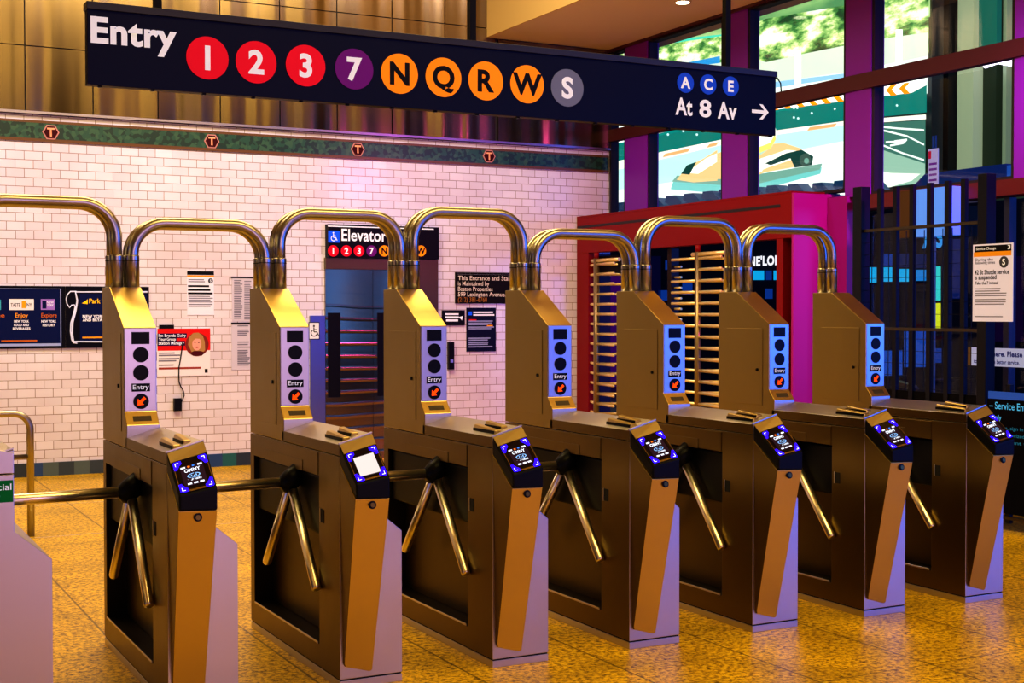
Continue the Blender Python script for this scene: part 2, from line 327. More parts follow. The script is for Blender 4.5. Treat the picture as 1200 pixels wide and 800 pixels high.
def make_turnstile(reader=True):
    t = empty('turnstile')
    # plinth : dark recessed joint and kick strip
    MB().box(.004, .004, 0, WB-.004, LEN-.004, .042).build('plinth_joint', DARK, t)
    MB().box(0, 0, 0, WB, LEN, .034).build('plinth', STEEL, t, .002)
    # cabinet with a cut-out for the tripod mechanism
    prof = [(0, .040), (WB, .040), (WB, .673), (W, .792), (W, 1.016), (0, 1.016)]
    cab = MB().prism(prof, 'y', 0, LEN).build('cabinet', STEEL, t)
    c1 = MB().box(-.1, .262, .142, .128, 1.252, .905).build('c', DARK)
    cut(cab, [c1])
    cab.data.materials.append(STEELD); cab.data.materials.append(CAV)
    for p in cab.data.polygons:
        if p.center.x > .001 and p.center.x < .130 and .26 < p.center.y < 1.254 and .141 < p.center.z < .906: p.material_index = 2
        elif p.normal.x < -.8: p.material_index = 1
    bevel(cab, .0025)
    MB().box(.100, .264, .145, .127, 1.250, .63).build('back_panel', mat('shaded_cavity_back', (.10, .068, .018, 1), .4, .9), t)  # back plate steel darkened to paint in cavity shade
    MB().box(.02, .264, .63, .127, 1.250, .9).build('mechanism_cover', BLACK, t, .01)
    # side panels
    sd = MB(); sd.box(-.003, .268, .908, 0, 1.25, 1.010); sd.build('side_panel', STEELD, t, .001, 1)
    MB().box(-.006, .475, .906, 0, 1.055, .958).build('access_flap', STEELD, t, .001, 1)
    MB().box(-.004, .275, .142, 0, 1.24, .152).build('sill_strip', STEEL, t, .001, 1)
    hs = MB(); hs.box(-.002, .195, .70, 0, .235, .76); hs.build('side_slot', DARK, t)
    MB().box(-.004, .235, .698, 0, .240, .762).build('slot_edge', STEEL, t)
    # deck, tilted up to the right
    dk = MB(); A = [(0, 1.020), (W, 1.020), (W, 1.113), (0, 1.069)]
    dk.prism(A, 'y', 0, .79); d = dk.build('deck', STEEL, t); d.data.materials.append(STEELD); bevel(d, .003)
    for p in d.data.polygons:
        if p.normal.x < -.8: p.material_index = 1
    for k, (x0, y0, y1, z) in enumerate(((.032, .045, .27, 1.075), (.086, .085, .255, 1.09))):
        g = MB(); xs = ((x0, 0), (x0+.006, .032), (x0+.032, .036), (x0+.04, 0))
        g.loft([(a, y0, z+h_) for a, h_ in ((x0, 0), (x0+.040, .004), (x0+.036, .022), (x0+.006, .020))],
               [(a, y1, z+h_) for a, h_ in ((x0, 0), (x0+.040, .004), (x0+.034, .036), (x0+.008, .034))])
        g.build('swipe_guide', BRASS, t, .004)
        MB().box(x0+.001, y0+.004, z-.005, x0+.003, y1, z+.018).build('guide_shadow_plate', BLACK, t)
    MB().loft([(0, .002, 1.070), (W, .002, 1.114), (W, .002, 1.119), (0, .002, 1.075)], [(0, .016, 1.070), (W, .016, 1.114), (W, .016, 1.119), (0, .016, 1.075)]).build('deck_front_rib', STEEL, t)
    # column
    pc = [(.764, 1.020), (.764, 1.125), (.818, 1.185), (.818, 1.573), (1.135, 1.766), (LEN, 1.766), (LEN, 1.020)]
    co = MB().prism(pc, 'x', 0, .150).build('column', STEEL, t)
    co.data.materials.append(brushed('column_side_shaded_steel', (.32, .235, .070, 1), .40, 1.0))  # same steel, side shade painted into a darker tone
    co.data.materials.append(brushed('column_top_lit_steel', (.70, .48, .17, 1), .33, 1.0))  # same steel, warm ceiling reflection painted in as gold
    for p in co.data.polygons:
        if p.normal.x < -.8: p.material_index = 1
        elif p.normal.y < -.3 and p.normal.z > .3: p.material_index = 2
    bevel(co, .003)
    h = MB(); h.box(-.0025, .875, 1.09, 0, 1.225, 1.545); hd = h.build('column_hatch', MATS['column_side_shaded_steel'], t, .001, 1)
    MB().cyl((-.0025, .925, 1.30), (-.008, .925, 1.30), .009).build('hatch_lock', BLACK, hd)
    # indicator panel on the column front
    yf = .818
    ip = MB().box(.004, yf-.003, 1.189, .146, yf, 1.570).build('indicator_panel', STEEL, t, .001, 1)
    MB().box(.035, yf-.006, 1.497, .117, yf-.001, 1.553).build('message_window', LENS, ip)
    for z in (1.4475, 1.364):
        puck_mb((.077, yf-.001, z), XR, ZU, .0355, .006).build('indicator_lens', LENS, ip)
    al = puck_mb((.077, yf-.001, 1.231), XR, ZU, .0355, .006).build('arrow_lens', LENS, ip)
    ar = MB(); c = Vector((.077, yf-.0085, 1.231)); d1 = Vector((-1, 0, -1)).normalized(); d2 = Vector((-1, 0, 1)).normalized()
    ar.face([c+d1*a+d2*bb for a, bb in ((-.024, -.007), (-.024, .007), (.002, .007), (.002, .020), (.025, 0), (.002, -.020), (.002, -.007))])
    ar.build('lit_arrow', glow('arrow_glow', (255, 70, 12), 1.6), al)
    lp = MB().box(.034, yf-.006, 1.277, .118, yf-.001, 1.314).build('entry_plate', BLACK, ip)
    text('lettering', 'Entry', WHITE, lp, (.076, yf-.0068, 1.2875), XR, ZU, .021, .074, 'C', .01)
    # sloped card with the fare display
    a0, a1 = Vector((0, .764, 1.125)), Vector((0, .818, 1.185)); dv = (a1-a0); nn = Vector((0, -dv.z, dv.y)).normalized()
    def sp_(x, k, off): p = a0+dv*k+nn*off; return (x, p.y, p.z)
    fd = MB(); fd.loft([sp_(.034, .28, .0005), sp_(.118, .28, .0005), sp_(.118, .64, .0005), sp_(.034, .64, .0005)], [sp_(.034, .28, .0015), sp_(.118, .28, .0015), sp_(.118, .64, .0015), sp_(.034, .64, .0015)])
    fd.build('fare_display', mat('display_recess', (.07, .05, .02, 1), .35), t)
    # tripod
    hub = Vector((-.03, .60, .85))
    hb = MB(); hb.tube([(.03, .60, .893), (-.02, .60, .853), (-.058, .60, .823), (-.070, .60, .814)], [.050, .050, .042, .024], 20)
    hb.build('tripod_hub', BLACK, t)
    for v, s0, ar_ in ((Vector((-.52, 0, -.005)), .05, .025), (Vector((-.005, -.37, -.445)), .05, .0225), (Vector((-.005, .37, -.445)), .05, .0225)):
        a = hub+Vector((.012, 0, -.008))
        n_ = v.normalized(); e_ = a+v
        MB().tube([a+n_*s0, e_-n_*.012, e_-n_*.003, e_], [ar_, ar_, ar_-.002, ar_*.5], 18).build('arm', BAR, t)
    if not reader: return t
    # leaning pillar under the reader
    pl = MB(); pts = [(.016, 0, .105), (.016, 0, .085)]
    pl.loft([(0, .001, .99), (.016, .001, .115), (.022, .001, .098), (.140, .001, .063), (.150, .001, .070), (W, .001, .985)],
            [(x_, -.003-.245*(z_-.063), z_) for x_, z_ in ((-.001, .855), (.016, .115), (.022, .098), (.140, .063), (.150, .070), (W, .850))])
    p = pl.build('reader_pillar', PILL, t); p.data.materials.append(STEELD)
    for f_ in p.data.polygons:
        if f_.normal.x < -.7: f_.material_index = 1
    bevel(p, .006, 3)
    lk_ = puck_mb((.077, -.1915, .826), XR, Vector((0, .2, .98)).normalized(), .017, .006).build('lock_ring', BLACK, t)
    puck_mb((.077, -.1975, .826), XR, Vector((0, .2, .98)).normalized(), .0105, .003).build('lock_cylinder', STEELD, lk_)
    # tap reader
    hs = MB()
    L = [(0, 0, 1.069), (0, -.205, .918), (0, -.205, .857), (0, 0, .987)]
    Rr = [(W, 0, 1.113), (W, -.205, .945), (W, -.205, .849), (W, 0, .987)]
    rd = hs.loft(L, Rr).build('tap_reader', BLACK, t, .008, 3)
    MB().loft(fquad(.02, .02, .25, .98, -.002), fquad(.02, .02, .25, .98, .0015)).build('top_strip', mat('gold_strip', (.55, .42, .20, 1), .35, 1.0), rd)
    gp = MB(); gp.loft(rrect(.27, .05, .975, .95, -.001, .07), rrect(.27, .05, .975, .95, .003, .07)).build('reader_glass', GLASSBLK, rd)
    rim = mat('reader_rim', (.50, .36, .14, 1), .25, 1.0)
    rb_ = MB(); rb_.face(fquad(.40, .055, .85, .075, .0036)); rb_.face(fquad(.40, .925, .85, .945, .0036)); rb_.face(fquad(.93, .2, .965, .82, .0036))
    rb_.build('rim', rim, rd)
    led = glow('led_violet', (46, 16, 255), 2.2); ledw = glow('led_core', (200, 205, 255), 3)
    for cu, cv, su, sv in ((.33, .13, 1, 1), (.33, .87, 1, -1), (.915, .13, -1, 1), (.915, .87, -1, -1)):
        l_ = MB(); l_.face([fp(cu-.05*su, cv-.04*sv, .004), fp(cu-.03*su, cv-.07*sv, .004), fp(cu+.13*su, cv-.07*sv, .004), fp(cu+.14*su, cv+.0*sv, .004), fp(cu+.06*su, cv+.07*sv, .004), fp(cu+.01*su, cv+.15*sv, .004), fp(cu-.05*su, cv+.14*sv, .004)])
        lo = l_.build('corner_light', led, rd)
        MB().face([fp(cu-.02*su, cv-.02*sv, .0045), fp(cu-.02*su, cv+.07*sv, .0045), fp(cu-.01*su, cv+.07*sv, .0045), fp(cu-.01*su, cv-.005*sv, .0045), fp(cu+.05*su, cv-.005*sv, .0045), fp(cu+.05*su, cv-.02*sv, .0045)]).build('light_core', ledw, lo)
    ds = MB().face(fquad(.42, .20, .86, .80, .0042)).build('screen', glow('screen_dim', (60, 34, 40), .8), rd)
    rv = (fp(.6, 1)-fp(.6, 0)).normalized(); uv = (fp(0, .5)-fp(1, .5)).normalized()
    sw = glow('screen_white', (235, 238, 250), 1.4)
    text('lettering', 'OMNY', sw, ds, fp(.565, .5, .005), rv, uv, .017, .066, 'C', .03)
    text('lettering', 'TAP HERE', sw, ds, fp(.755, .5, .005), rv, uv, .009, .056, 'C', .03)
    ic = MB(); n = 24
    A = [fp(.655+.05*math.sin(2*math.pi*k/n), .5+.17*math.cos(2*math.pi*k/n), .005) for k in range(n)]
    B = [fp(.655+.038*math.sin(2*math.pi*k/n), .5+.14*math.cos(2*math.pi*k/n), .005) for k in range(n)]
    for k in range(n): ic.face([A[k], A[(k+1) % n], B[(k+1) % n], B[k]])
    for v0 in (.43, .49, .55): ic.face(fquad(.635, v0, .675, v0+.03, .005))
    ic.build('tap_symbol', glow('screen_blue', (150, 200, 255), 1.2), ds)
    for u0, v0, v1 in ((.80, .29, .40), (.80, .45, .56), (.80, .61, .72), (.435, .22, .34), (.435, .66, .78)): MB().face(fquad(u0, v0, u0+.035, v1, .005)).build('card_icon', sw, ds)
    MB().face(fquad(.435, .40, .47, .46, .005)).build('orange_icon', glow('icon_orange', (255, 120, 20), 1.3), ds)
    MB().face(fquad(.435, .52, .465, .58, .005)).build('blue_icon', glow('icon_blue', (60, 130, 230), 1.3), ds)
    return t

GRP = 'turnstiles in the entry row'
T = {1: make_turnstile()}
T[1].location = (XI(1), YF, 0)
for i in range(2, 8):
    T[i] = copy_tree(T[1], skip=('lettering', 'tap_symbol', 'card_icons', 'orange_icon', 'blue_icon') if False else ())
    T[i].location = (XI(i), YF, 0)
# the second machine shows a blank bright screen
for rd in T[2].children:
    if rd.name.startswith('tap_reader'):
        for s in list(rd.children):
            if s.name.startswith('screen'):
                for c in list(s.children): bpy.data.objects.remove(c)
                s.data = s.data.copy(); s.data.materials[0] = glow('screen_blank', (250, 232, 225), .95)
LB = {1: 'stainless steel turnstile standing next to the cabinet with the green sign, dark tap screen',
      2: 'stainless steel turnstile whose tap screen is lit blank white',
      3: 'stainless steel turnstile directly right of the one with the white tap screen',
      4: 'stainless steel turnstile in the middle of the row, fourth from the left tap screen',
      5: 'stainless steel turnstile standing in line between the two gold-rod rotating gates behind it',
      6: 'stainless steel turnstile second from the dark fence, in front of the red enclosure',
      7: 'stainless steel turnstile at the right end of the row beside the dark fence'}
for i in range(1, 8): tag(T[i], LB[i], 'turnstile', GRP)
# cabinet at the left edge with the green sign
t0 = make_turnstile(False); t0.location = (XI(0), YF, 0)
tag(t0, 'steel gate cabinet with a green sign at the left edge of the picture', 'turnstile')
t0.name = 'gate_cabinet'
hd = MB(); hd.loft([(0, -.002, 1.02), (W, -.002, 1.02), (W, -.002, 1.100), (0, -.002, 1.135)], [(0, .22, 1.02), (W, .22, 1.02), (W, .22, 1.115), (0, .22, 1.15)]).build('front_cap', STEEL, t0, .002)
sg = MB().box(.004, -.005, .909, W-.004, 0, .994).build('green_sign', flat('sign_green', (0, 92, 40), .25), t0)
text('lettering', 'Special', WHITE, sg, (W-.010, -.0058, .957), XR, ZU, .024, .112, 'R', .012)
text('lettering', 'Entry', WHITE, sg, (W-.052, -.0058, .920), XR, ZU, .024, .075, 'R', .012)

# ------------------------------------------------------------------ OVERHEAD PIPE HOOPS
def make_hoop(xa, xb, ztop, label):
    h_ = empty('pipe_hoop', (xa, YF+1.22, 1.766)); tag(h_, label, 'pipe barrier', 'bent pipe hoops over the entry lanes')
    wd = xb-xa; zt = ztop-.029-1.766; r = .165; ri = .029
    for dy in (-.043, .043):
        path = [(0, dy, .10)]
        for k in range(13):
            a = math.pi/2*k/12; path.append((r-r*math.cos(a), dy, zt-r+r*math.sin(a)))
        for k in range(13):
            a = math.pi/2*k/12; path.append((wd-r+r*math.sin(a), dy, zt-r+r*math.cos(a)))
        path.append((wd, dy, .10))
        MB().tube(path, ri, 20).build('bent_pipe', PIPE, h_)
        for x in (0, wd):
            c = MB().tube([(x, dy, 0), (x, dy, .150), (x, dy, .152), (x, dy, .157)], [.0335, .0335, .0335, .030], 20).build('collar', PIPE, h_)
            MB().tube([(x, dy, .128), (x, dy, .132)], .0342, 20).build('collar_ring', DARK, c)
ZT = [2.201, 2.113, 2.186, 2.219, 2.122, 2.217, 2.194]
HL = ['bent double steel pipe hoop cut by the left picture edge above the green-sign cabinet', 'bent double steel pipe hoop, low, above the lane with the red manager poster behind',
      'bent double steel pipe hoop in front of the elevator sign', 'bent double steel pipe hoop framing the black entrance notice', 'bent double steel pipe hoop, low, before the left gate rotor',
      'bent double steel pipe hoop before the right full-height gate rotor', 'bent double steel pipe hoop at the right end before the magenta panel']
for i in range(7): make_hoop(XI(i)+.118, XI(i+1)+.040, ZT[i], HL[i])

# ------------------------------------------------------------------ HANGING SIGN
YS = 6.5
sx0, sx1, sz0, sz1 = 1.189, 5.192, 2.700, 3.082
hs = empty('hanging_sign', (0, YS, 0)); tag(hs, 'long black overhead sign reading Entry with a row of coloured route circles', 'sign')
MB().box(sx0, 0, sz0, sx1, .06, sz1-.02).build('sign_panel', NAVY, hs, .002)
MB().box(sx0-.004, -.012, sz1-.035, sx1+.004, .075, sz1).build('top_rail', mat('rail_black', (.012, .012, .018, 1), .35), hs, .002)
bl = MB()
for k in range(17): bl.box(sx0+.05+k*.245, .01, sz0-.008, sx0+.065+k*.245, .03, sz0)
bl.build('bottom_screws', BLACK, hs)
for x in (1.518, 3.18, 4.85): MB().box(x-.018, .012, sz1, x+.018, .048, 6.5).build('hanger', BLACK, hs)
def L_(px, py, y=YS): p = onY(px, py, y); return Vector((p.x, -.004, p.z))
a, bq = L_(105, 48.5), L_(206, 53)
text('lettering', 'Entry', WHITE, hs, (a.x+.004, -.004, a.z), XR, ZU, L_(105, 20).z-a.z, bq.x-a.x, 'L', .035)
sr, spu, so, sgy, sbl = flat('route_red', (214, 12, 40), .3), flat('route_purple', (98, 18, 110), .3), flat('route_orange', (243, 138, 12), .32), flat('route_grey', (98, 100, 125), .3), flat('route_blue', (24, 66, 190), .35)
blk = flat('black_print', (14, 12, 18), .02)
def bullet(ch, c, r, mt, tmt, parent, y=-.003):
    o = puck_mb((c.x, y+.002, c.z), XR, ZU, r, .003).build('route_circle', mt, parent)
    text('lettering', ch, tmt, o, (c.x, y-.002, c.z-r*.52), XR, ZU, r*1.04, align='C', bold=.035)
for ch, px, py, mt, tm_ in (('1', 243, 68, sr, WHITE), ('2', 300, 73, sr, WHITE), ('3', 358, 77, sr, WHITE), ('7', 415, 81, spu, WHITE), ('N', 468, 86.5, so, blk), ('Q', 519.5, 90.7, so, blk), ('R', 569, 95, so, blk), ('W', 617.5, 98.8, so, blk), ('S', 664.5, 103, sgy, WHITE)):
    bullet(ch, L_(px, py), .103, mt, tm_, hs)
for ch, px, py in (('A', 803, 97), ('C', 829.5, 99), ('E', 856, 101.2)): bullet(ch, L_(px, py), .058, sbl, WHITE, hs)
for s, px0, px1, py in (('At', 791, 811, 133.5), ('8', 819, 833, 136), ('Av', 840.5, 863, 138)):
    a, bq = L_(px0, py), L_(px1, py); text('lettering', s, WHITE, hs, (a.x, -.004, a.z), XR, ZU, .092, bq.x-a.x, 'L', .03)
ac = L_(890.5, 131); ar = MB(); s = .062
ar.face([ac+Vector((u*s, 0, v*s)) for u, v in ((-1, -.16), (.45, -.16), (-.12, -.72), (.28, -.72), (1, 0), (.28, .72), (-.12, .72), (.45, .16), (-1, .16))])
ar.build('arrow', WHITE, hs)
# conduit loop on the sign's right end
p1 = L_(910, 90)
MB().tube([(sx1, .03, p1.z-.01), (sx1+.035, .03, p1.z+.0), (sx1+.06, .03, p1.z-.03), (sx1+.065, .03, p1.z-.08)], .004, 8).build('conduit', BLACK, hs)

# ------------------------------------------------------------------ THINGS ON THE BACK WALL
def wq(px, py, off=.0): return onY(px, py, D-off)
def board(name, x0, y0, x1, y1, mt, parent=None, t=.02, y=None):   # pixel corners on the back wall
    a, c = wq(x0, y0), wq(x1, y1)
    return MB().box(a.x, -t, c.z, c.x, 0, a.z).build(name, mt, parent)
WALL_SET = -.001
def wall_thing(name, label, cat, group=None): return tag(empty(name, (0, D+WALL_SET, 0)), label, cat, group)
def wt(s, px, py, w_px, cap_px, mt, parent, off=.023, align='L', bold=.012):
    a, c = wq(px, py), wq(px+w_px, py); k = (c.x-a.x)/w_px
    text('lettering', s, mt, parent, (a.x, -off, a.z), XR, ZU, cap_px*k*1.12, (c.x-a.x), 'L', bold)
def bars(parent, name, x0, x1, ys, h, mt, off=.0215, jit=.25):
    mb = MB()
    for y in ys:
        a, c = wq(x0, y), wq(x1-(x1-x0)*jit*random.random(), y+h)
        mb.face([(a.x, -off, c.z), (c.x, -off, c.z), (c.x, -off, a.z), (a.x, -off, a.z)])
    return mb.build(name, mt, parent)
def wrect(parent, name, x0, y0, x1, y1, mt, off=.0212):
    a, c = wq(x0, y0), wq(x1, y1)
    return MB().face([(a.x, -off, c.z), (c.x, -off, c.z), (c.x, -off, a.z), (a.x, -off, a.z)]).build(name, mt, parent)
wprint = flat('poster_white_print', (230, 230, 240), .2); gold_p = flat('poster_gold_print', (235, 150, 20), .25); brown_p = flat('poster_orange_print', (190, 95, 20), .2)
navyb = flat('board_navy', (4, 16, 62), .25)
b1 = wall_thing('information_board', 'wide dark blue board with food and sights listings, left on the tile wall', 'board')
bb = MB(); a, c = wq(-60, 335), wq(76, 405); bb.box(-.2, -.02, 1.278, wq(76, 335).x, 0, 1.900); bb.build('panel', mat('board_black', (.003, .003, .008, 1), .4, spec=.1), b1)
wrect(b1, 'blue_field', -80, 337, 72, 404, navyb)
ol = MB()
lilac = flat('board_outline', (150, 160, 205), .2)
for x0, y0, x1, y1 in ((-80, 337.2, 71.5, 338.6), (-80, 403.6, 71.5, 405), (70, 338.6, 71.5, 403.6)):
    a, c = wq(x0, y0), wq(x1, y1); ol.face([(a.x, -.0222, c.z), (c.x, -.0222, c.z), (c.x, -.0222, a.z), (a.x, -.0222, a.z)])
ol.build('outline', lilac, b1)
wrect(b1, 'teal_picture', -25, 351, .8, 363, flat('board_teal', (60, 150, 170), .2), .022)
wrect(b1, 'white_label', 10.3, 350.2, 39.3, 363.2, flat('board_cream', (222, 214, 216), .2), .022)
wt('TASTE', 12.2, 359.5, 11, 4, blk, b1); wt('NY', 31, 359.3, 6, 4, blk, b1)
wrect(b1, 'bottle_emblem', 25, 352.5, 30, 361, gold_p, .0224)
wrect(b1, 'purple_label', 47.3, 350.3, 63.8, 363, flat('board_violet', (150, 110, 190), .2), .022); wrect(b1, 'dark_emblem', 49, 352, 54, 361.5, navyb, .0225)
wt('NEW', 54.5, 355.5, 8, 2.6, wprint, b1); wt('YORK', 54.5, 359, 8, 2.6, wprint, b1)
wt('Enjoy', 17.5, 371.7, 15, 4.6, gold_p, b1); wt('Explore', 48, 371.7, 18, 4.6, brown_p, b1); wt('See', -9, 371.7, 14, 4.6, brown_p, b1)
for s, x, y, w in (('NEW YORK', 16, 377.7, 17.5), ('FOOD AND', 16, 382, 17.5), ('BEVERAGES', 14.6, 386.3, 20.5), ('NEW YORK', 48, 377.7, 17.5), ('HISTORY', 49.5, 382.2, 14.5)): wt(s, x, y, w, 2.5, wprint, b1, bold=.03)
bars(b1, 'small_print', 1, 43, (398.5,), 1.2, brown_p, .0222, 0)
b2 = wall_thing('park_board', 'dark blue board with a white scroll outline and yellow Park heading, behind first turnstile', 'board')
bb = MB(); bb.box(wq(76.5, 335).x, -.02, 1.278, wq(174, 335).x, 0, 1.900); bb.build('panel', MATS['board_black'], b2)
sc = MB(); cx = [wq(px, py) for px, py in ((89, 341.5), (82, 341.5), (78.5, 345), (77, 350), (78, 356), (81, 360.5), (83.5, 357.5), (86.5, 357), (87.5, 360), (85.5, 368), (82.5, 378), (82, 388), (83.5, 398), (85.5, 401.5), (90, 402))]
sc.tube([(p.x, -.023, p.z) for p in cx], .006, 8)
cx = [wq(px, py) for px, py in ((172, 342), (88, 342), (90, 352), (88, 365), (84.5, 378), (84, 390), (85.5, 400), (172, 400.5))]
sc.tube([(p.x, -.023, p.z) for p in cx], .009, 8); sc.build('scroll_outline', flat('scroll_white', (215, 215, 235), .25), b2)
wrect(b2, 'blue_field', 93, 344, 172, 399, navyb, .0206)
wt('Park The', 104, 355.2, 26, 4.8, flat('park_yellow', (245, 185, 10), .35), b2, bold=.02)
tri = MB(); q = [wq(px, py) for px, py in ((95.3, 355.3), (100, 352.5), (102.3, 350.3), (102.3, 356.2))]; tri.face([(p.x, -.0225, p.z) for p in q]).build('emblem', MATS['park_yellow'], b2)
wt('NEW YORK CITY', 96.3, 372.3, 38, 3, wprint, b2, bold=.03); wt('AND BRYANT PARK', 96.3, 376.3, 42, 3, wprint, b2, bold=.03)
bars(b2, 'small_print', 96, 130, (394.5,), 1.4, gold_p, .0222, 0)
# notices
grey = flat('small_grey_print', (120, 118, 135), .05)
paper = flat('notice_paper', (225, 222, 235), .15)
n1 = wall_thing('service_notice', 'white service notice with black and orange header taped to the tile wall', 'notice')
board('sheet', 219, 317.5, 250.5, 369, paper, n1, .006)
wrect(n1, 'black_header', 219, 317.5, 250.5, 322.3, blk, .007); wrect(n1, 'orange_header', 219, 322.3, 250.5, 324.6, flat('header_orange', (220, 140, 20), .2), .007)
o = puck_mb((wq(246.5, 329).x, -.0075, wq(246.5, 329).z), XR, ZU, .026, .002).build('route_circle', flat('grey_circle', (60, 60, 75), .1), n1)
text('lettering', 'S', WHITE, o, (wq(246.5, 329).x, -.011, wq(246.5, 329).z-.013), XR, ZU, .026, align='C', bold=.02)
bars(n1, 'fine_print', 220.5, 240, (327, 329.3), 1.3, grey, .0075, .1)
bars(n1, 'bold_print', 220, 249.5, (334, 338.5, 342.5), 2.3, blk, .0075, .3); bars(n1, 'body_print', 220.5, 249.5, (346.5, 348.7, 350.9, 353.1, 356, 358.2), 1.2, grey, .0075, .25)
n2 = wall_thing('manager_poster', 'red and white station manager poster with a portrait of a blonde woman', 'poster')
board('sheet', 183.5, 385, 246, 439.5, flat('poster_white', (228, 220, 222), .12), n2, .012)
wrect(n2, 'red_field', 184, 385, 246, 410, flat('poster_red', (205, 22, 20), .2), .013)
for k, (s, y, w) in enumerate((("I'm Brenda Guiry", 394.6, 32), ('Your Group', 399, 20), ('Station Manager', 403.6, 30))):
    wrect(n2, 'navy_strip', 184, y-4, 184+w+2.5, y+1.2, flat('poster_navy', (30, 20, 60), .15), .0135); wt(s, 185.5, y, w, 2.9, wprint, n2, .0145, bold=.02)
wrect(n2, 'header_tab', 186, 380.5, 203.5, 385, blk, .014)
bars(n2, 'body_print', 185.5, 212, (413, 415.6, 419.5, 422, 427), 1.2, grey, .0135, .35); bars(n2, 'foot_print', 185.5, 238, (430.5,), 1.3, flat('print_red', (150, 60, 50), .1), .0135, .1)
pc_ = wq(230.5, 403.5)
por = disc_mb((pc_.x, -.0142, pc_.z), XR, ZU, .123, 40).build('portrait', flat('portrait_back', (120, 40, 30), .2), n2)
def pshape(nm, pts, mt, off):
    q = [wq(*p) for p in pts]; MB().face([(p.x, -off, p.z) for p in q]).build(nm, mt, por)
def ell(cx, cy, rx, ry, n=22): return [(cx+rx*math.cos(2*math.pi*k/n), cy+ry*math.sin(2*math.pi*k/n)) for k in range(n)]
pshape('hair', [(224, 412), (220, 404), (221, 395), (226, 390), (232, 389.5), (237, 393), (239.5, 400), (240, 410), (236, 414.5), (226, 415)], flat('blonde_hair', (165, 120, 70), .2), .0146)
pshape('shoulders', [(222, 413.5), (227, 411), (235, 411), (240, 413), (236, 416.5), (226, 416.8)], flat('dark_red_top', (70, 10, 20), .2), .0148)
pshape('face', ell(230.2, 402.5, 5.3, 8), flat('portrait_skin', (222, 150, 130), .2), .015)
pshape('fringe', [(224.5, 400), (226, 393.5), (231, 392), (235.5, 395), (236, 401), (233.5, 396.8), (229, 396.5)], MATS['blonde_hair'], .0153)
for x in (228, 232.4): pshape('eye', ell(x, 401.2, .9, .55, 10), blk, .0155)
pshape('mouth', ell(230.3, 406.8, 1.8, .7, 12), flat('portrait_lips', (150, 30, 40), .2), .0155)
wrect(n2, 'corner_emblem', 239.5, 432, 243, 436.5, blk, .0135)
# paper notices pair
n3 = wall_thing('rules_notice', 'upper grey text notice in a dark clip rail beside second turnstile column', 'notice')
board('sheet', 271.5, 325, 296, 376.5, flat('notice_grey', (200, 192, 205), .1), n3, .006); wrect(n3, 'clip_rail', 270, 324, 297, 326, blk, .01)
bars(n3, 'body_print', 274, 284, [328+k*2.1 for k in range(22)], 1.2, grey, .0075, .3); bars(n3, 'side_print', 286, 295, [329+k*2.1 for k in range(22)], 1.1, grey, .0075, .3)
n4 = wall_thing('fare_notice', 'lower grey text notice hanging below the clip-rail notice', 'notice')
board('sheet', 271, 378, 296, 433, MATS['notice_grey'], n4, .006); wrect(n4, 'clip_rail', 270.5, 377.8, 297, 379.8, blk, .01)
bars(n4, 'body_print', 278, 294, [381, 386, 388, 390, 392, 400, 403, 406]+[410+k*2.1 for k in range(9)], 1.2, grey, .0075, .35)
# socket and cable
so_ = wall_thing('wall_socket', 'small black socket box low on the tile wall right of first turnstile', 'socket')
board('box', 203, 466.5, 211.8, 481, BLACK, so_, .05)
cab_ = [wq(px, py) for px, py in ((210, 473), (213.5, 468), (215.3, 463), (214.5, 458), (211.5, 453), (209.5, 448), (209, 440), (209.2, 430), (211, 420), (212.5, 410), (213.5, 400))]
tag(MB().tube([(p.x, D-.02, p.z) for p in cab_], .006, 8).build('cable', BLACK), 'thin black cable hanging from the red poster to the wall socket', 'cable')
# ---- elevator
el = struct(empty('door_1', (0, D, 0)))
eld = mat('elevator_door_steel', (.26, .185, .075, 1), .14, 1.0); nt, lk, b = nodes(eld)
tc = nt.new('ShaderNodeTexCoord'); wv = nt.new('ShaderNodeTexWave'); wv.wave_type = 'BANDS'; wv.bands_direction = 'Z'
wv.inputs['Scale'].default_value = 2.3; wv.inputs['Distortion'].default_value = 3.4; wv.inputs['Detail'].default_value = 1; wv.inputs['Detail Scale'].default_value = .35
pw = nt.new('ShaderNodeMath'); pw.operation = 'POWER'; pw.inputs[1].default_value = 12
spz = nt.new('ShaderNodeSeparateXYZ'); mz = nt.new('ShaderNodeMapRange'); mz.inputs['From Min'].default_value = 1.9; mz.inputs['From Max'].default_value = 1.3
lk.new(tc.outputs['Object'], spz.inputs[0]); lk.new(spz.outputs['Z'], mz.inputs['Value']); mm_ = nt.new('ShaderNodeMath'); mm_.operation = 'MULTIPLY'; lk.new(pw.outputs[0], mm_.inputs[0]); lk.new(mz.outputs[0], mm_.inputs[1])
lk.new(tc.outputs['Object'], wv.inputs['Vector']); lk.new(wv.outputs['Fac'], pw.inputs[0])
bp = nt.new('ShaderNodeBump'); bp.inputs['Strength'].default_value = .35; bp.inputs['Distance'].default_value = .008; lk.new(mm_.outputs[0], bp.inputs['Height']); lk.new(bp.outputs[0], b.inputs['Normal'])
frm = mat('elevator_frame_steel', (.15, .105, .035, 1), .35, 1.0)
fr = MB(); fr.box(5.10, -.06, 2.11, 6.45, 0, 2.235); fr.box(6.22, -.06, 0, 6.45, 0, 2.11); fr.build('door_frame', frm, el)
for x0, x1, s0, s1 in ((5.105, 5.66, 5.131, 5.277), (5.665, 6.22, 5.716, 5.80)):
    dr = MB().box(x0, -.03, 0, x1, 0, 2.108).build('door_leaf', eld, el)
    MB().box(s0, -.034, .70, s1, -.029, 1.63).build('door_window', BLACK, dr)
pan = mat('elevator_side_panel', (.20, .22, .33, 1), .3, 1.0)
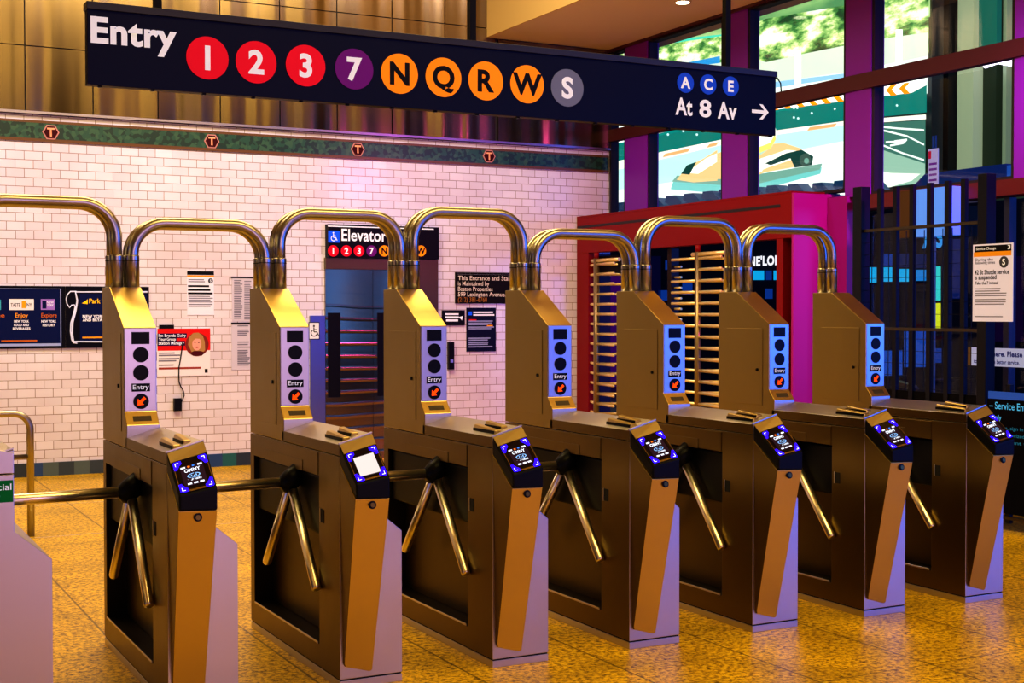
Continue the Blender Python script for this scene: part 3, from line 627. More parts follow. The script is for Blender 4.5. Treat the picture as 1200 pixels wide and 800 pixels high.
MB().box(4.93, -.03, 0, 5.10, 0, 1.60).build('side_panel', pan, el)
es = wall_thing('elevator_sign', 'black Elevator sign with wheelchair symbol and route circles above elevator', 'sign')
MB().box(5.115, -.10, 2.238, 6.441, 0, 2.60).build('sign_panel', mat('sign_black', (.006, .005, .012, 1), .45, spec=.08), es)
def e_(px, py): p = onY(px, py, D-.1); return p
def et(s, px, py, w_px, cap_px, mt, parent):
    a, c = e_(px, py), e_(px+w_px, py); k = (c.x-a.x)/w_px
    return text('lettering', s, mt, parent, (a.x, -.104, a.z), XR, ZU, cap_px*k*1.1, c.x-a.x, 'L', .02)
a, c = e_(384, 266.8), e_(510, 268); MB().face([(a.x, -.102, c.z-.012), (c.x-.02, -.102, c.z-.012), (c.x-.02, -.102, c.z), (a.x, -.102, c.z)]).build('white_line', WHITE, es)
et('Elevator', 400, 281.7, 53, 11.3, WHITE, es)
def wheelchair(parent, cx, cz, s, y, mt):
    w = empty('wheelchair_symbol', (0, 0, 0)); bpy.data.objects.remove(w)
    mb = MB(); n = 20
    for k in range(n):
        a0, a1 = math.radians(110+k*(245/n)), math.radians(110+(k+1)*(245/n))
        q = lambda a, r: (cx+s*(-.05+r*math.cos(a)), y, cz+s*(-.17+r*math.sin(a)))
        mb.face([q(a0, .27), q(a1, .27), q(a1, .20), q(a0, .20)])
    R = lambda pts: mb.face([(cx+s*u, y, cz+s*v) for u, v in pts])
    R([(-.10, -.08), (-.02, -.08), (-.02, .26), (-.10, .26)]); R([(-.06, -.12), (.20, -.12), (.20, -.05), (-.06, -.05)])
    R([(-.02, .06), (.16, .06), (.16, .12), (-.02, .12)]); R([(.14, -.12), (.20, -.05), (.34, -.36), (.28, -.38)])
    mb.face([(cx+s*(-.06+.075*math.cos(2*math.pi*k/14)), y, cz+s*(.36+.075*math.sin(2*math.pi*k/14))) for k in range(14)])
    return mb.build('wheelchair_symbol', mt, parent)
a, c = e_(384.5, 270), e_(398, 284.3)
bs = MB().box(a.x, -.103, c.z, c.x, -.099, a.z).build('blue_square', flat('access_blue', (20, 80, 220), .4), es)
wheelchair(bs, (a.x+c.x)/2, (a.z+c.z)/2, .115, -.105, WHITE)
for ch, px, mt, tm_ in (('1', 390.4, sr, WHITE), ('2', 405.8, sr, WHITE), ('3', 420.6, sr, WHITE), ('7', 435.4, spu, WHITE), ('N', 450.2, so, blk), ('Q', 464.5, so, blk), ('R', 479, so, blk), ('W', 493.2, so, blk)):
    p = e_(px, 293.9); bullet(ch, Vector((p.x, 0, p.z)), .062, mt, tm_, es, -.102)
ws = wall_thing('access_sign', 'white square wheelchair sign on the steel panel left of elevator', 'sign')
a, c = wq(361.5, 377.3, .03), wq(374.3, 397.5, .03)
MB().box(a.x, -.036, c.z, c.x, -.03, a.z).build('border', BLACK, ws); MB().box(a.x+.008, -.038, c.z+.008, c.x-.008, -.035, a.z-.008).build('plate', flat('sign_white', (220, 220, 225), .15), ws)
wheelchair(ws, (a.x+c.x)/2+.005, (a.z+c.z)/2, .145, -.039, BLACK)
# ---- notices right of elevator
n5 = wall_thing('maintenance_sign', 'black sign with white text about this entrance, right of elevator', 'sign')
board('sign_panel', 533, 319, 606, 355.5, mat('sign_black2', (.008, .006, .005, 1), .45, spec=.08), n5, .02)
wrect(n5, 'white_line', 535.5, 321.3, 606, 322.2, wprint, .0212)
for k, (s, w) in enumerate((('This Entrance and Stairway', 73), ('is Maintained by', 36.5), ('Boston Properties', 40.5), ('599 Lexington Avenue, NY', 66))): wt(s, 535.7, 328+k*6.35, w, 3.9, flat('text_cream', (215, 200, 180), .2), n5, bold=.008)
wt('(212) 381-6760', 535.7, 353.4, 34, 4.2, flat('text_ochre', (150, 95, 40), .2), n5, bold=.008)
n6 = wall_thing('arrow_sign', 'small black sign with white arrow beside the blue information sheet', 'sign')
board('sign_panel', 517.5, 363.5, 544, 381, BLACK, n6, .015)
bars(n6, 'small_print', 521, 537, (367, 370.5), 2, wprint, .0162, .1); bars(n6, 'small_print', 522, 536, (374,), 2.5, wprint, .0162, 0)
q = [wq(*p) for p in ((536.5, 371.5), (541.8, 370), (540.5, 375.5), (539, 373.5))]; MB().face([(p.x, -.0165, p.z) for p in q]).build('arrow', wprint, n6)
n7 = wall_thing('travel_notice', 'dark blue travel information sheet below the black entrance sign', 'notice')
board('sheet', 546.3, 360.5, 580.5, 411.3, flat('sheet_navy', (10, 14, 44), .15), n7, .012)
wrect(n7, 'blue_square', 548.3, 365, 552.5, 369.3, flat('access_blue', (20, 80, 220), .4), .0132)
bars(n7, 'heading', 554, 579, (365, 368), 1.8, wprint, .0132, .1); bars(n7, 'body_print', 548.5, 579, (375.5, 377.8, 379.6, 382.5, 384.4, 395.5, 397.7, 400.5, 402.7, 405.5), 1.1, flat('pale_blue_print', (140, 145, 185), .15), .0132, .3)
bars(n7, 'red_print', 549, 558, (374,), 1.4, flat('poster_red', (205, 22, 20), .2), .0134, .1); bars(n7, 'yellow_print', 570, 577, (380.7,), 1.4, gold_p, .0134, .1)
n8 = wall_thing('intercom_box', 'narrow black box on the tile wall right of the third turnstile column', 'intercom')
board('box', 524, 400.5, 530.2, 432.5, BLACK, n8, .05); board('button', 525.5, 421, 528.8, 424.5, STEEL, n8, .056)

# ------------------------------------------------------------------ HANDRAIL behind first lane
hr = empty('handrail', (0, 10.425, 0)); tag(hr, 'steel pipe railing with two mid rails behind the left lane', 'railing')
hp = MB(); pts = [(-1.2, 0, .905), (1.36, 0, .905)]
for k in range(1, 9): a = math.pi/2*k/8; pts.append((1.36+.12*math.sin(a), 0, .905-.12+.12*math.cos(a)))
pts.append((1.48, 0, 0)); hp.tube(pts, .026, 14).build('top_pipe', PIPE, hr)
for z in (.587, .262): MB().cyl((-1.2, 0, z), (1.46, 0, z), .018, 12).build('mid_rail', PIPE, hr)
for x in (-1.2, .15): MB().cyl((x, 0, 0), (x, 0, .905), .024, 12).build('post', PIPE, hr)

# ------------------------------------------------------------------ RED ENCLOSURE AND FULL-HEIGHT GATES
XB, YBX = 8.306, 10.165
en = empty('gate_enclosure', (XB, YBX, 0)); tag(en, 'red steel enclosure around the full-height gates with a magenta end panel', 'enclosure')
LY = D-YBX-.02
f_ = MB(); f_.box(0, 0, 2.34, .12, LY, 2.765); f_.build('header', red, en, .004)
f_ = MB(); f_.box(0, .122, 0, .12, .215, 2.34); f_.build('corner_post', red, en, .003)
f_ = MB(); f_.box(0, LY-.27, 0, .12, LY, 2.34); f_.build('end_post', red, en, .003)
MB().box(-.004, .16, 2.64, 0, LY-.02, 2.668).build('header_groove', gasket, en)
MB().box(.006, -.03, 0, .74, -.001, 2.766).build('end_panel', mat('magenta_lit_panel', (.40, .003, .22, 1), .4), en, .003)  # magenta light on the red steel put into the panel colour
MB().box(.0, .0, 2.766, .41, LY, 2.785).build('roof', red, en)
MB().box(.125, LY-.03, 0, .46, LY-.005, 2.34).build('back_panel', mat('inner_violet', (.03, .004, .06, 1), .5), en)
MB().box(.13, LY-.9, 2.1, .4, LY-.3, 2.3).build('control_box', BLACK, en)
gold = mat('gold_lit_steel', (.90, .68, .26, 1), .32, .55)  # gold light on the steel rods is put into this colour
def heet(y, label, angs):
    g = empty('full_height_turnstile', (8.235, y, 0)); tag(g, label, 'turnstile', 'full-height gate rotors')
    MB().cyl((0, 0, 0), (0, 0, 2.26), .035, 16).build('pole', mat('rotor_pole', (.30, .22, .10, 1), .35, .8), g)
    MB().cyl((0, 0, 2.26), (0, 0, 2.33), .03, 12).build('pole_cap', red, g)
    for k, ang in enumerate(angs):
        a = math.radians(ang); c_, s_ = math.cos(a), math.sin(a)
        for j in range(18):
            z = .22+j*.116
            MB().tube([(c_*.03, s_*.03, z), (c_*.50, s_*.50, z), (c_*.51, s_*.51, z)], [.016, .016, .009], 8).build('rod', gold, g)
    for z in (2.235,): MB().cyl((0, -.50, z), (0, .10, z), .022, 10).build('top_arm', gold, g)
    return g
yA = onX(699, 300, 8.68).y; yB2 = onX(818, 300, 8.68).y
# fixed comb barrier between the rotors
heet(onX(699, 300, 8.235).y, 'full-height rotating gate with golden rods in the left opening of the red enclosure', (70, 262, 328))
heet(onX(818, 300, 8.235).y, 'full-height rotating gate with golden rods in the right opening of the red enclosure', (88, 262, 330))
cbm = empty('comb_barrier', (8.60, 12.55, 0)); tag(cbm, 'fixed post with a comb of horizontal rods between the two rotating gates', 'barrier')
MB().box(-.05, -.04, 0, .05, .04, 2.34).build('post', mat('comb_post', (.05, .035, .03, 1), .4, 1), cbm)
for j in range(17): MB().cyl((0, .0, .28+j*.116), (0, -.16, .28+j*.116), .013, 8).build('rod', gold, cbm)

# ------------------------------------------------------------------ FENCE, GATE SIGNS
XF = 8.0
fe = empty('security_fence', (XF, 0, 0)); tag(fe, 'tall dark blue steel bar fence right of the turnstiles', 'fence')
fmt = mat('fence_paint', (.004, .005, .016, 1), .4, spec=.2)
for y0, y1, h_ in ((8.81, 8.915, 2.70), (7.44, 7.53, 2.69), (5.9, 5.99, 2.69)): MB().box(-.05, y0, 0, .05, y1, h_).build('post', fmt, fe, .004)
for y in (8.633, 8.449, 8.26, 8.068, 7.877, 7.709, 7.25, 7.06, 6.87, 6.68, 6.49, 6.30, 6.12): MB().box(-.018, y-.022, .06, .018, y+.022, 2.67 if y > 7.5 else 1.1).build('bar', fmt, fe)
for z in (2.325, 1.50, .10):
    MB().box(-.022, 7.53 if z > 1 else 5.99, z-.012, .022, 8.81, z+.012).build('rail', mat('rail_bronze', (.06, .045, .03, 1), .35, .6), fe)
MB().box(-.006, 7.53, .10, .006, 8.81, 1.0).build('kick_plate', mat('kick_black', (.003, .003, .006, 1), .5, spec=.05), fe)
msh = MB()
for k in range(13): msh.box(-.003, 7.53+k*.1, 1.0, .003, 7.534+k*.1, 2.3)
for k in range(13): msh.box(-.003, 7.53, 1.02+k*.1, .003, 8.81, 1.024+k*.1)
msh.build('wire_mesh', fmt, fe)
Mx = lambda X: (lambda px, py: onX(px, py, X))
def xrect(parent, name, pts, X, mt, dx=0): q = [onX(px, py, X) for px, py in pts]; return MB().face([(dx, p.y, p.z) for p in q]).build(name, mt, parent)
def xtext(s, px, py, px1, cap, X, mt, parent, dx, bold=.012):
    a, c = onX(px, py, X), onX(px1, py, X); text('lettering', s, mt, parent, (dx, a.y, a.z), YB, ZU, cap, a.y-c.y, 'L', bold)
def xslab(parent, name, y0, y1, z0, z1, mt, x0=0, t=.01): return MB().box(x0, y0, z0, x0+t, y1, z1).build(name, mt, parent)
sv = empty('service_gate_board', (7.94, 0, 0)); tag(sv, 'black Service Entry board with cyan lettering low on the fence at right edge', 'sign')
xslab(sv, 'board_panel', 6.0, 7.41, .14, .985, mat('board_black2', (.002, .002, .006, 1), .5, spec=.05), 0, .02)
xslab(sv, 'blue_strip', 6.0, 7.40, .99, 1.045, flat('strip_blue', (40, 80, 180), .35), -.002, .02)
cy = flat('cyan_print', (70, 160, 215), .6)
a = onX(1163, 477, 7.94)
text('lettering', '– Service Entry –', cy, sv, (-.003, 7.386, .915), YB, ZU, .052, .45, 'L', .008)
text('lettering', 'Only', cy, sv, (-.003, 7.37, .835), YB, ZU, .035, .1, 'L', .01)
for k, s in enumerate(('Swipe, sign in booth', 'Authorized or need', 'agent to assist')): text('lettering', s, flat('cyan_small', (30, 110, 150), .4), sv, (-.003, 7.33-.05*k, .765-.052*k), YB, ZU, .026, .40, 'L', .005)
pn = empty('fence_notice', (7.944, 0, 0)); tag(pn, 'white service notice in a plastic sleeve fixed to the fence post', 'notice')
def P_(u, v): return (7.566-.388*u, 2.154-.585*v)     # u right, v down
def prect(nm, u0, v0, u1, v1, mt, dx): 
    (ya, za), (yb, zb) = P_(u0, v0), P_(u1, v1); return MB().face([(dx, ya, zb), (dx, yb, zb), (dx, yb, za), (dx, ya, za)]).build(nm, mt, pn)
xslab(pn, 'sheet', 7.178, 7.566, 1.569, 2.154, flat('notice_paper2', (205, 200, 225), .3), 0, .006)
prect('black_header', .04, .02, .96, .10, blk, -.001); prect('orange_header', .02, .10, .96, .16, MATS['header_orange'], -.001)
def ptext(s, u, v, w, cap, mt, bold=.02): y, z = P_(u, v); text('lettering', s, mt, pn, (-.0015, y, z), YB, ZU, cap, .388*w, 'L', bold)
ptext('Service Change', .08, .075, .5, .02, WHITE, .01); ptext('3', .87, .08, .07, .03, WHITE)
ptext('During the', .06, .215, .45, .02, blk, .005); ptext('following times', .06, .255, .5, .02, blk, .005)
ptext('42 St Shuttle service', .05, .39, .86, .032, blk, .025); ptext('is suspended', .05, .455, .55, .032, blk, .025); ptext('Take the 7 instead', .06, .52, .58, .022, blk, .02)
y, z = P_(.78, .24); pk = puck_mb((-.0005, y, z), YB, ZU, .043, .002).build('route_circle', MATS['grey_circle'], pn)
text('lettering', 'S', WHITE, pk, (-.004, y, z-.022), YB, ZU, .045, align='C', bold=.02)
pb = MB()
for v in (.57, .60, .63, .66, .71, .74, .77, .93):
    (ya, za), (yb, zb) = P_(.06, v), P_(.88-.2*random.random(), v+.012); pb.face([(-.0015, ya, zb), (-.0015, yb, zb), (-.0015, yb, za), (-.0015, ya, za)])
pb.build('fine_print', grey, pn)
mg = empty('service_sign', (8.66, 0, 0)); tag(mg, 'white sign with blue words ending Please, behind the fence post', 'sign')
xslab(mg, 'sign_panel', 7.2, 8.26, 1.195, 1.345, flat('service_white', (175, 185, 225), .4), 0, .01); xslab(mg, 'brown_end', 8.262, 8.295, 1.195, 1.345, flat('end_brown', (110, 85, 40), .2), 0, .01)
sbp = flat('service_blue', (20, 20, 120), .15)
text('lettering', 'Wait here. Please pay', sbp, mg, (-.002, 8.175, 1.278), YB, ZU, .042, .56, 'L', .03); text('lettering', 'to help us run better service.', sbp, mg, (-.002, 8.23, 1.217), YB, ZU, .032, .48, 'L', .02)

# ------------------------------------------------------------------ STREET OUTSIDE
struct(MB().box(8.95, -9, -.1, 60, 60, 0).build('trim_14', mat('dark_pavement', (.012, .014, .03, 1), .4)))
# LED billboard
XS = 16.0
bd = empty('led_billboard', (XS, 0, 0)); tag(bd, 'huge lit video billboard across the street showing a go-kart race', 'billboard')
def spoly(nm, pts, mt, dx): return xrect(bd, nm, pts, XS, mt, -dx)
casing = MB(); a, c = onX(716, 240, XS), onX(1090, -40, XS)
casing.box(.05, c.y, 3.30, .3, a.y+.3, 9.6).build('casing', mat('billboard_casing', (.01, .015, .03, 1), .5), bd)
hill = bpy.data.materials.new('screen_hillside'); hill.use_nodes = True; nt = hill.node_tree.nodes; lk = hill.node_tree.links; b = nt['Principled BSDF']
b.inputs['Base Color'].default_value = (0, 0, 0, 1); b.inputs['Roughness'].default_value = 1; b.inputs['Specular IOR Level'].default_value = 0
tc = nt.new('ShaderNodeTexCoord'); nz = nt.new('ShaderNodeTexNoise'); nz.inputs['Scale'].default_value = 3.6; nz.inputs['Detail'].default_value = 8; nz.inputs['Roughness'].default_value = .62
mp = nt.new('ShaderNodeMapping'); mp.inputs['Scale'].default_value = (1, .42, 1.1); lk.new(tc.outputs['Object'], mp.inputs[0]); lk.new(mp.outputs[0], nz.inputs['Vector'])
rp = ramp(nt, [(.36, srgb(24, 70, 44)), (.43, srgb(70, 135, 70)), (.49, srgb(160, 205, 115)), (.53, srgb(228, 238, 160)), (.59, srgb(245, 252, 240))])
lk.new(nz.outputs['Fac'], rp.inputs['Fac']); lk.new(rp.outputs['Color'], b.inputs['Emission Color']); b.inputs['Emission Strength'].default_value = 1.25
top = bpy.data.materials.new('screen_far_hill'); top.use_nodes = True; nt = top.node_tree.nodes; lk = top.node_tree.links; b = nt['Principled BSDF']
b.inputs['Base Color'].default_value = (0, 0, 0, 1); b.inputs['Specular IOR Level'].default_value = 0
tc = nt.new('ShaderNodeTexCoord'); mp = nt.new('ShaderNodeMapping'); mp.inputs['Scale'].default_value = (1, .35, 1.6); nz = nt.new('ShaderNodeTexNoise'); nz.inputs['Scale'].default_value = 1.2; nz.inputs['Detail'].default_value = 4
lk.new(tc.outputs['Object'], mp.inputs[0]); lk.new(mp.outputs[0], nz.inputs['Vector'])
rp = ramp(nt, [(.38, srgb(90, 150, 100)), (.5, srgb(140, 190, 120)), (.62, srgb(190, 220, 150))]); lk.new(nz.outputs['Fac'], rp.inputs['Fac']); lk.new(rp.outputs['Color'], b.inputs['Emission Color']); b.inputs['Emission Strength'].default_value = 1.15
spoly('far_hill', [(712, 75), (1090, 20), (1090, -60), (712, -20)], top, .0)
spoly('teal_lake', [(712, 66), (850, 44), (850, 40), (712, 55)], glow('s_teal', (70, 205, 175)), .02)
spoly('hillside', [(712, 105), (1090, 62), (1090, -10), (1000, 5), (900, 22), (850, 42), (712, 62)], hill, .03)
pale = glow('s_pale', (236, 246, 236), 1.0); palec = glow('s_palecyan', (205, 240, 238), 1.0)
spoly('pale_bank', [(712, 130), (1090, 92), (1090, 38), (1020, 48), (950, 62), (900, 73), (878, 68), (850, 73), (800, 80), (712, 92)], glow('s_bank', (214, 226, 205), .95), .04)
spoly('white_bank', [(712, 170), (1090, 110), (1090, 66), (1000, 84), (900, 98), (850, 92), (712, 108)], pale, .06)
spoly('blue_rail', [(800, 75), (846, 66), (846, 74), (800, 80)], glow('s_blue', (50, 150, 215), .9), .05)
spoly('blue_fence', [(905, 104), (1088, 78), (1088, 75), (905, 97)], glow('s_bluefence', (150, 200, 235), .9), .07)
for px, py in ((939, 80), (1058, 55)): spoly('white_post', [(px-4, py+28), (px+4, py+27), (px+4, py-20), (px-4, py-20)], glow('s_white', (250, 253, 250), 1.1), .08)
# chevron strip
spoly('chevron_base', [(870, 134), (1073, 109), (1073, 96), (870, 123)], glow('s_white', (250, 253, 250), 1.1), .08)
ch = MB()
for k in range(13):
    px = 874+k*15.4; t = (px-870)/203; yb = 134-25*t; yt = 123-27*t; ym = (yb+yt)/2
    q = [onX(*p, XS) for p in ((px+6, yb), (px+13, yb-.8), (px+7, ym-.8), (px+13, yt-.8), (px+6, yt), (px, ym))]; ch.face([(-.10, p.y, p.z) for p in q])
ch.build('orange_chevrons', glow('s_orange', (255, 140, 15), 1.05), bd)
tealw = glow('s_tealwall', (8, 120, 112), .9)
spoly('barrier_wall', [(712, 196), (878, 160), (995, 141), (1090, 132), (1090, 100), (1073, 109), (870, 134), (712, 172)], tealw, .075)
dt = MB()
for px, py in ((770, 164), (788, 158), (806, 154), (822, 158), (936, 127), (940, 127), (936, 138), (941, 139), (957, 133), (1023, 126), (1057, 124), (984, 128)):
    q = [onX(px+1.5*math.cos(k), py+1.5*math.sin(k), XS) for k in range(6)]; dt.face([(-.11, p.y, p.z) for p in q])
dt.build('lamps', palec, bd)
spoly('kerb', [(712, 203), (878, 163.5), (995, 147), (1090, 140), (1090, 134.5), (995, 142), (878, 158), (712, 192)], glow('s_kerb', (246, 238, 222), 1.0), .09)
ks = MB()
for x0, x1 in ((782, 812), (834, 845), (952, 984)):
    f = lambda x: 197.5-(x-712)*.215 if x < 878 else 161.5-(x-878)*.135
    q = [onX(*p, XS) for p in ((x0, f(x0)+2.2), (x1, f(x1)+2), (x1+3, f(x1)-2.2), (x0+3, f(x0)-2))]; ks.face([(-.12, p.y, p.z) for p in q])
ks.build('kerb_stripes', glow('s_kerborange', (240, 165, 110), 1.0), bd)
spoly('track', [(712, 276), (1022, 238), (1022, 144), (995, 147), (878, 163), (712, 201)], glow('s_track', (188, 238, 230), .98), .085)
spoly('bright_track', [(712, 276), (1022, 238), (1022, 160), (940, 176), (850, 205), (712, 225)], pale, .095)
spoly('dark_track', [(1016, 222), (1090, 215), (1090, 141), (1016, 146)], glow('s_darktrack', (70, 120, 108), .8), .10)
spoly('grey_track', [(1016, 222), (1050, 219), (1090, 214), (1090, 192), (1040, 176), (1016, 172)], glow('s_greytrack', (150, 185, 165), .9), .11)
spoly('pale_corner', [(1022, 222), (1050, 219.5), (1075, 212), (1085, 204), (1050, 203), (1022, 198)], glow('s_cream', (238, 244, 226), 1.0), .12)
ln = MB()
for P in (((1022, 165), (1040, 170), (1065, 180), (1090, 188)), ((1022, 150), (1045, 154), (1070, 160), (1090, 170)), ((1030, 148), (1060, 151), (1090, 153)), ((1024, 172), (1036, 168), (1042, 163), (1030, 158)), ((1050, 171), (1066, 168), (1070, 164), (1055, 166)), ((1045, 167), (1068, 166))):
    for p, q in zip(P, P[1:]):
        w = 1.1; r4 = [onX(*s_, XS) for s_ in ((p[0], p[1]+w), (q[0], q[1]+w), (q[0], q[1]-w), (p[0], p[1]-w))]; ln.face([(-.13, s_.y, s_.z) for s_ in r4])
ln.build('track_lines', pale, bd)
# kart on the screen
ko, kg, kd, kw = glow('s_kartorange', (238, 190, 132), 1.0), glow('s_kartgrey', (120, 165, 150), .9), glow('s_kartdark', (20, 70, 66), .8), glow('s_kartwhite', (252, 250, 236), 1.1)
spoly('kart_shadow', [(792, 222), (840, 226), (900, 222), (968, 204), (970, 196), (900, 208), (850, 213), (796, 210)], glow('s_kartteal', (120, 200, 195), .9), .13)
spoly('kart_floor', [(794, 213), (880, 219), (968, 199), (971, 192), (880, 207), (800, 206)], kg, .14)
spoly('kart_front', [(800, 211), (812, 196), (832, 186), (848, 176), (848, 212), (820, 214)], ko, .15)
spoly('kart_stripe', [(812, 203), (835, 186), (848, 180), (848, 190), (826, 204)], kw, .16); spoly('kart_vent', [(806, 204), (813, 194), (824, 190), (816, 205)], kd, .165)
spoly('kart_body', [(848, 210), (848, 180), (872, 172), (900, 170), (926, 168), (945, 174), (958, 186), (940, 196), (905, 202), (880, 211)], ko, .15)
spoly('kart_fairing', [(880, 196), (900, 186), (930, 176), (950, 178), (935, 188), (910, 196), (890, 204)], kw, .16)
spoly('kart_dark', [(905, 192), (930, 180), (948, 176), (962, 184), (960, 194), (940, 197), (935, 186), (912, 194)], kd, .17)
spoly('kart_wheel', ell(953, 188, 7, 7.5, 18), glow('s_wheel', (70, 96, 88), .8), .18); spoly('kart_hub', ell(955, 189, 3, 3.4, 14), kg, .19)
spoly('kart_number', ell(899, 197, 4.5, 5.5, 16), kw, .18)
spoly('driver_suit', [(876, 190), (878, 168), (890, 160), (908, 164), (914, 172), (900, 182), (884, 192)], glow('s_suit', (190, 210, 190), .95), .17)
spoly('driver_helmet', ell(904, 157, 15, 19, 24), kw, .18); spoly('helmet_band', [(884, 172), (896, 174), (912, 168), (918, 158), (919, 164), (912, 175), (896, 181), (884, 180)], glow('s_yellowish', (230, 226, 110), 1.0), .19)
spoly('helmet_visor', [(877, 160), (890, 155), (896, 162), (886, 170), (877, 170)], kg, .195)
for k, (px, py) in enumerate(((731, 243), (768, 238), (789, 235), (810, 232.5), (832, 230), (851, 227.5), (885, 225), (907, 223), (932, 221.5), (961, 220), (986, 217.5), (1020, 219), (1010, 214))):
    if k == 12: continue
    q = [onX(px+u, py+v, XS-.4) for u, v in ((-10, 2), (-8.5, -5.5), (2, -6.5), (10, 2.5), (8, 6), (-2, 7))]
    nm = MB().loft([(p.x, p.y, p.z) for p in q], [(p.x+.25, p.y, p.z) for p in q]).build('floodlight_box', flat('floodlight_glow_navy', (10, 58, 96), .8))  # boxes glow of themselves, replacing light that does not reach them
    tag(nm, 'dark floodlight box under the billboard, '+['far left by the wall corner', 'first in the wide left pane', 'second in the wide left pane', 'third in the wide left pane', 'fourth in the wide left pane', 'beside the second purple mullion', 'first in the middle pane', 'second in the middle pane', 'third in the middle pane', 'fourth in the middle pane', 'last in the middle pane', 'in the right pane by the mullion'][k], 'floodlight', 'floodlight boxes under the billboard')
lg = MB(); a, c = onX(714, 252, XS-.3), onX(1100, 222, XS-.3); lg.box(XS-.42, 16.2, 3.30, XS-.21, 26.6, 3.40)
tag(lg.build('billboard_ledge', mat('ledge_navy', (.01, .015, .04, 1), .5)), 'dark ledge running under the lit billboard', 'ledge')
# pale stone building right of the billboard
ob = empty('office_building', (17, 0, 0)); tag(ob, 'pale stone building with tall pilasters right of the billboard', 'building')
def bstrip(nm, p0, p1, py0, py1, mt, dx, t=.3):
    a, c = onX(p0, py1, 17-dx), onX(p1, py0, 17-dx); return MB().box(-dx, c.y, max(0, min(a.z, c.z)), -dx+t, a.y, 9).build(nm, mt, ob)
stone = flat('pale_stone', (150, 165, 135), .35); stoned = flat('shadow_stone', (60, 78, 66), .25); tealg = flat('teal_glass', (40, 130, 115), .35); nite = flat('night_wall', (6, 14, 24), .2)  # street light put into these facade colours as self-glow
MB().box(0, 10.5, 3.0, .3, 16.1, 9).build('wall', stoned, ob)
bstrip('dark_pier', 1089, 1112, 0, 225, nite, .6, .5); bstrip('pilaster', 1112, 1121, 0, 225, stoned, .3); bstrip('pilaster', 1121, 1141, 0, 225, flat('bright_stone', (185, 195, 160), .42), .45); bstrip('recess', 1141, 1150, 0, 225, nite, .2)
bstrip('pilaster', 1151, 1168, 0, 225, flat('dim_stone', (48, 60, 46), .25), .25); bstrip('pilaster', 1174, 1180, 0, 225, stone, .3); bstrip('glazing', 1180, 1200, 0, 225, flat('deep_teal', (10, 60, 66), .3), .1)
a, c = onX(1152, 72, 16.6), onX(1174, -20, 16.6); MB().box(-.5, c.y, a.z, -.4, a.y, 9).build('upper_window', tealg, ob)
a, c = onX(1156, 76, 16.6), onX(1187, 76, 16.6); MB().tube([(-.43, a.y, a.z), (-.43, (a.y+c.y)/2, a.z+.03), (-.43, c.y, a.z-.05)], .06, 10).build('tube_lamp', glow('tube_glow', (235, 225, 255), 3), ob)
# street-level shop fronts under the billboard
sf = empty('shop_front', (15.2, 0, 0)); tag(sf, 'dark blue shop front with lit cyan windows across the street', 'building')
navyw = flat('shop_navy', (4, 8, 30), .3)
MB().box(.6, 8.5, 0, .78, 27, 3.29).build('wall', navyw, sf)
cyw = glow('cyan_window', (20, 165, 225), .9); cyd = glow('dim_blue_window', (16, 60, 150), .7)
def sfr(nm, x0, y0, x1, y1, mt, dx=.0, X=15.75):
    q = [onX(*p, X) for p in ((x0, y1), (x1, y1), (x1, y0), (x0, y0))]; MB().face([(X-15.2-dx, p.y, p.z) for p in q]).build(nm, mt, sf)
for x0, y0, x1, y1, mt in ((1016, 313, 1030, 331, cyw), (1034, 313, 1048, 330, cyw), (1053, 315, 1067, 330, cyw), (1074, 316, 1086, 329, glow('cyan_window2', (20, 130, 215), .8)), (1033, 297, 1048, 312, cyd), (1053, 297, 1067, 313, glow('dim2', (12, 36, 96), .6)), (1074, 298, 1088, 314, glow('dim2', (12, 36, 96), .6)),
    (880, 317, 896, 328, cyw), (898, 317, 905, 328, cyd), (907, 317, 916, 328, cyw), (897, 338, 906, 350, cyd), (780, 305, 788, 316, cyd), (772, 340, 786, 352, cyd), (800, 330, 812, 345, cyd), (1096, 312, 1103, 352, glow('cyan_sign', (50, 205, 205), .9)), (1096, 355, 1103, 386, glow('yellow_sign', (215, 220, 40), .9)), (1060, 388, 1086, 430, glow('blue_pane', (30, 90, 205), .55)), (1034, 410, 1058, 440, glow('blue_pane', (30, 90, 205), .55)), (1112, 280, 1128, 350, glow('dim3', (14, 40, 120), .5)), (1165, 300, 1200, 400, glow('dim4', (30, 8, 60), .5)), (690, 320, 728, 470, glow('violet_pane', (70, 10, 110), .55)), (735, 300, 775, 470, glow('dim5', (10, 12, 60), .5)), (1096, 408, 1104, 425, cyd)):
    sfr('lit_window', x0, y0, x1, y1, mt, .01)
a, c = onX(879, 311.5, 15.7), onX(916, 311.5, 15.7); text('lettering', "NE'LOR", glow('shop_letters', (235, 235, 245), 1.0), sf, (.48, a.y, a.z), YB, ZU, .16, a.y-c.y, 'L', .04)
a, c = onX(1082, 290, 15.7), onX(1106, 290, 15.7); text('lettering', 'AS', glow('shop_letters_blue', (60, 150, 230), .9), sf, (.48, a.y, a.z), YB, ZU, .3, a.y-c.y, 'L', .04)
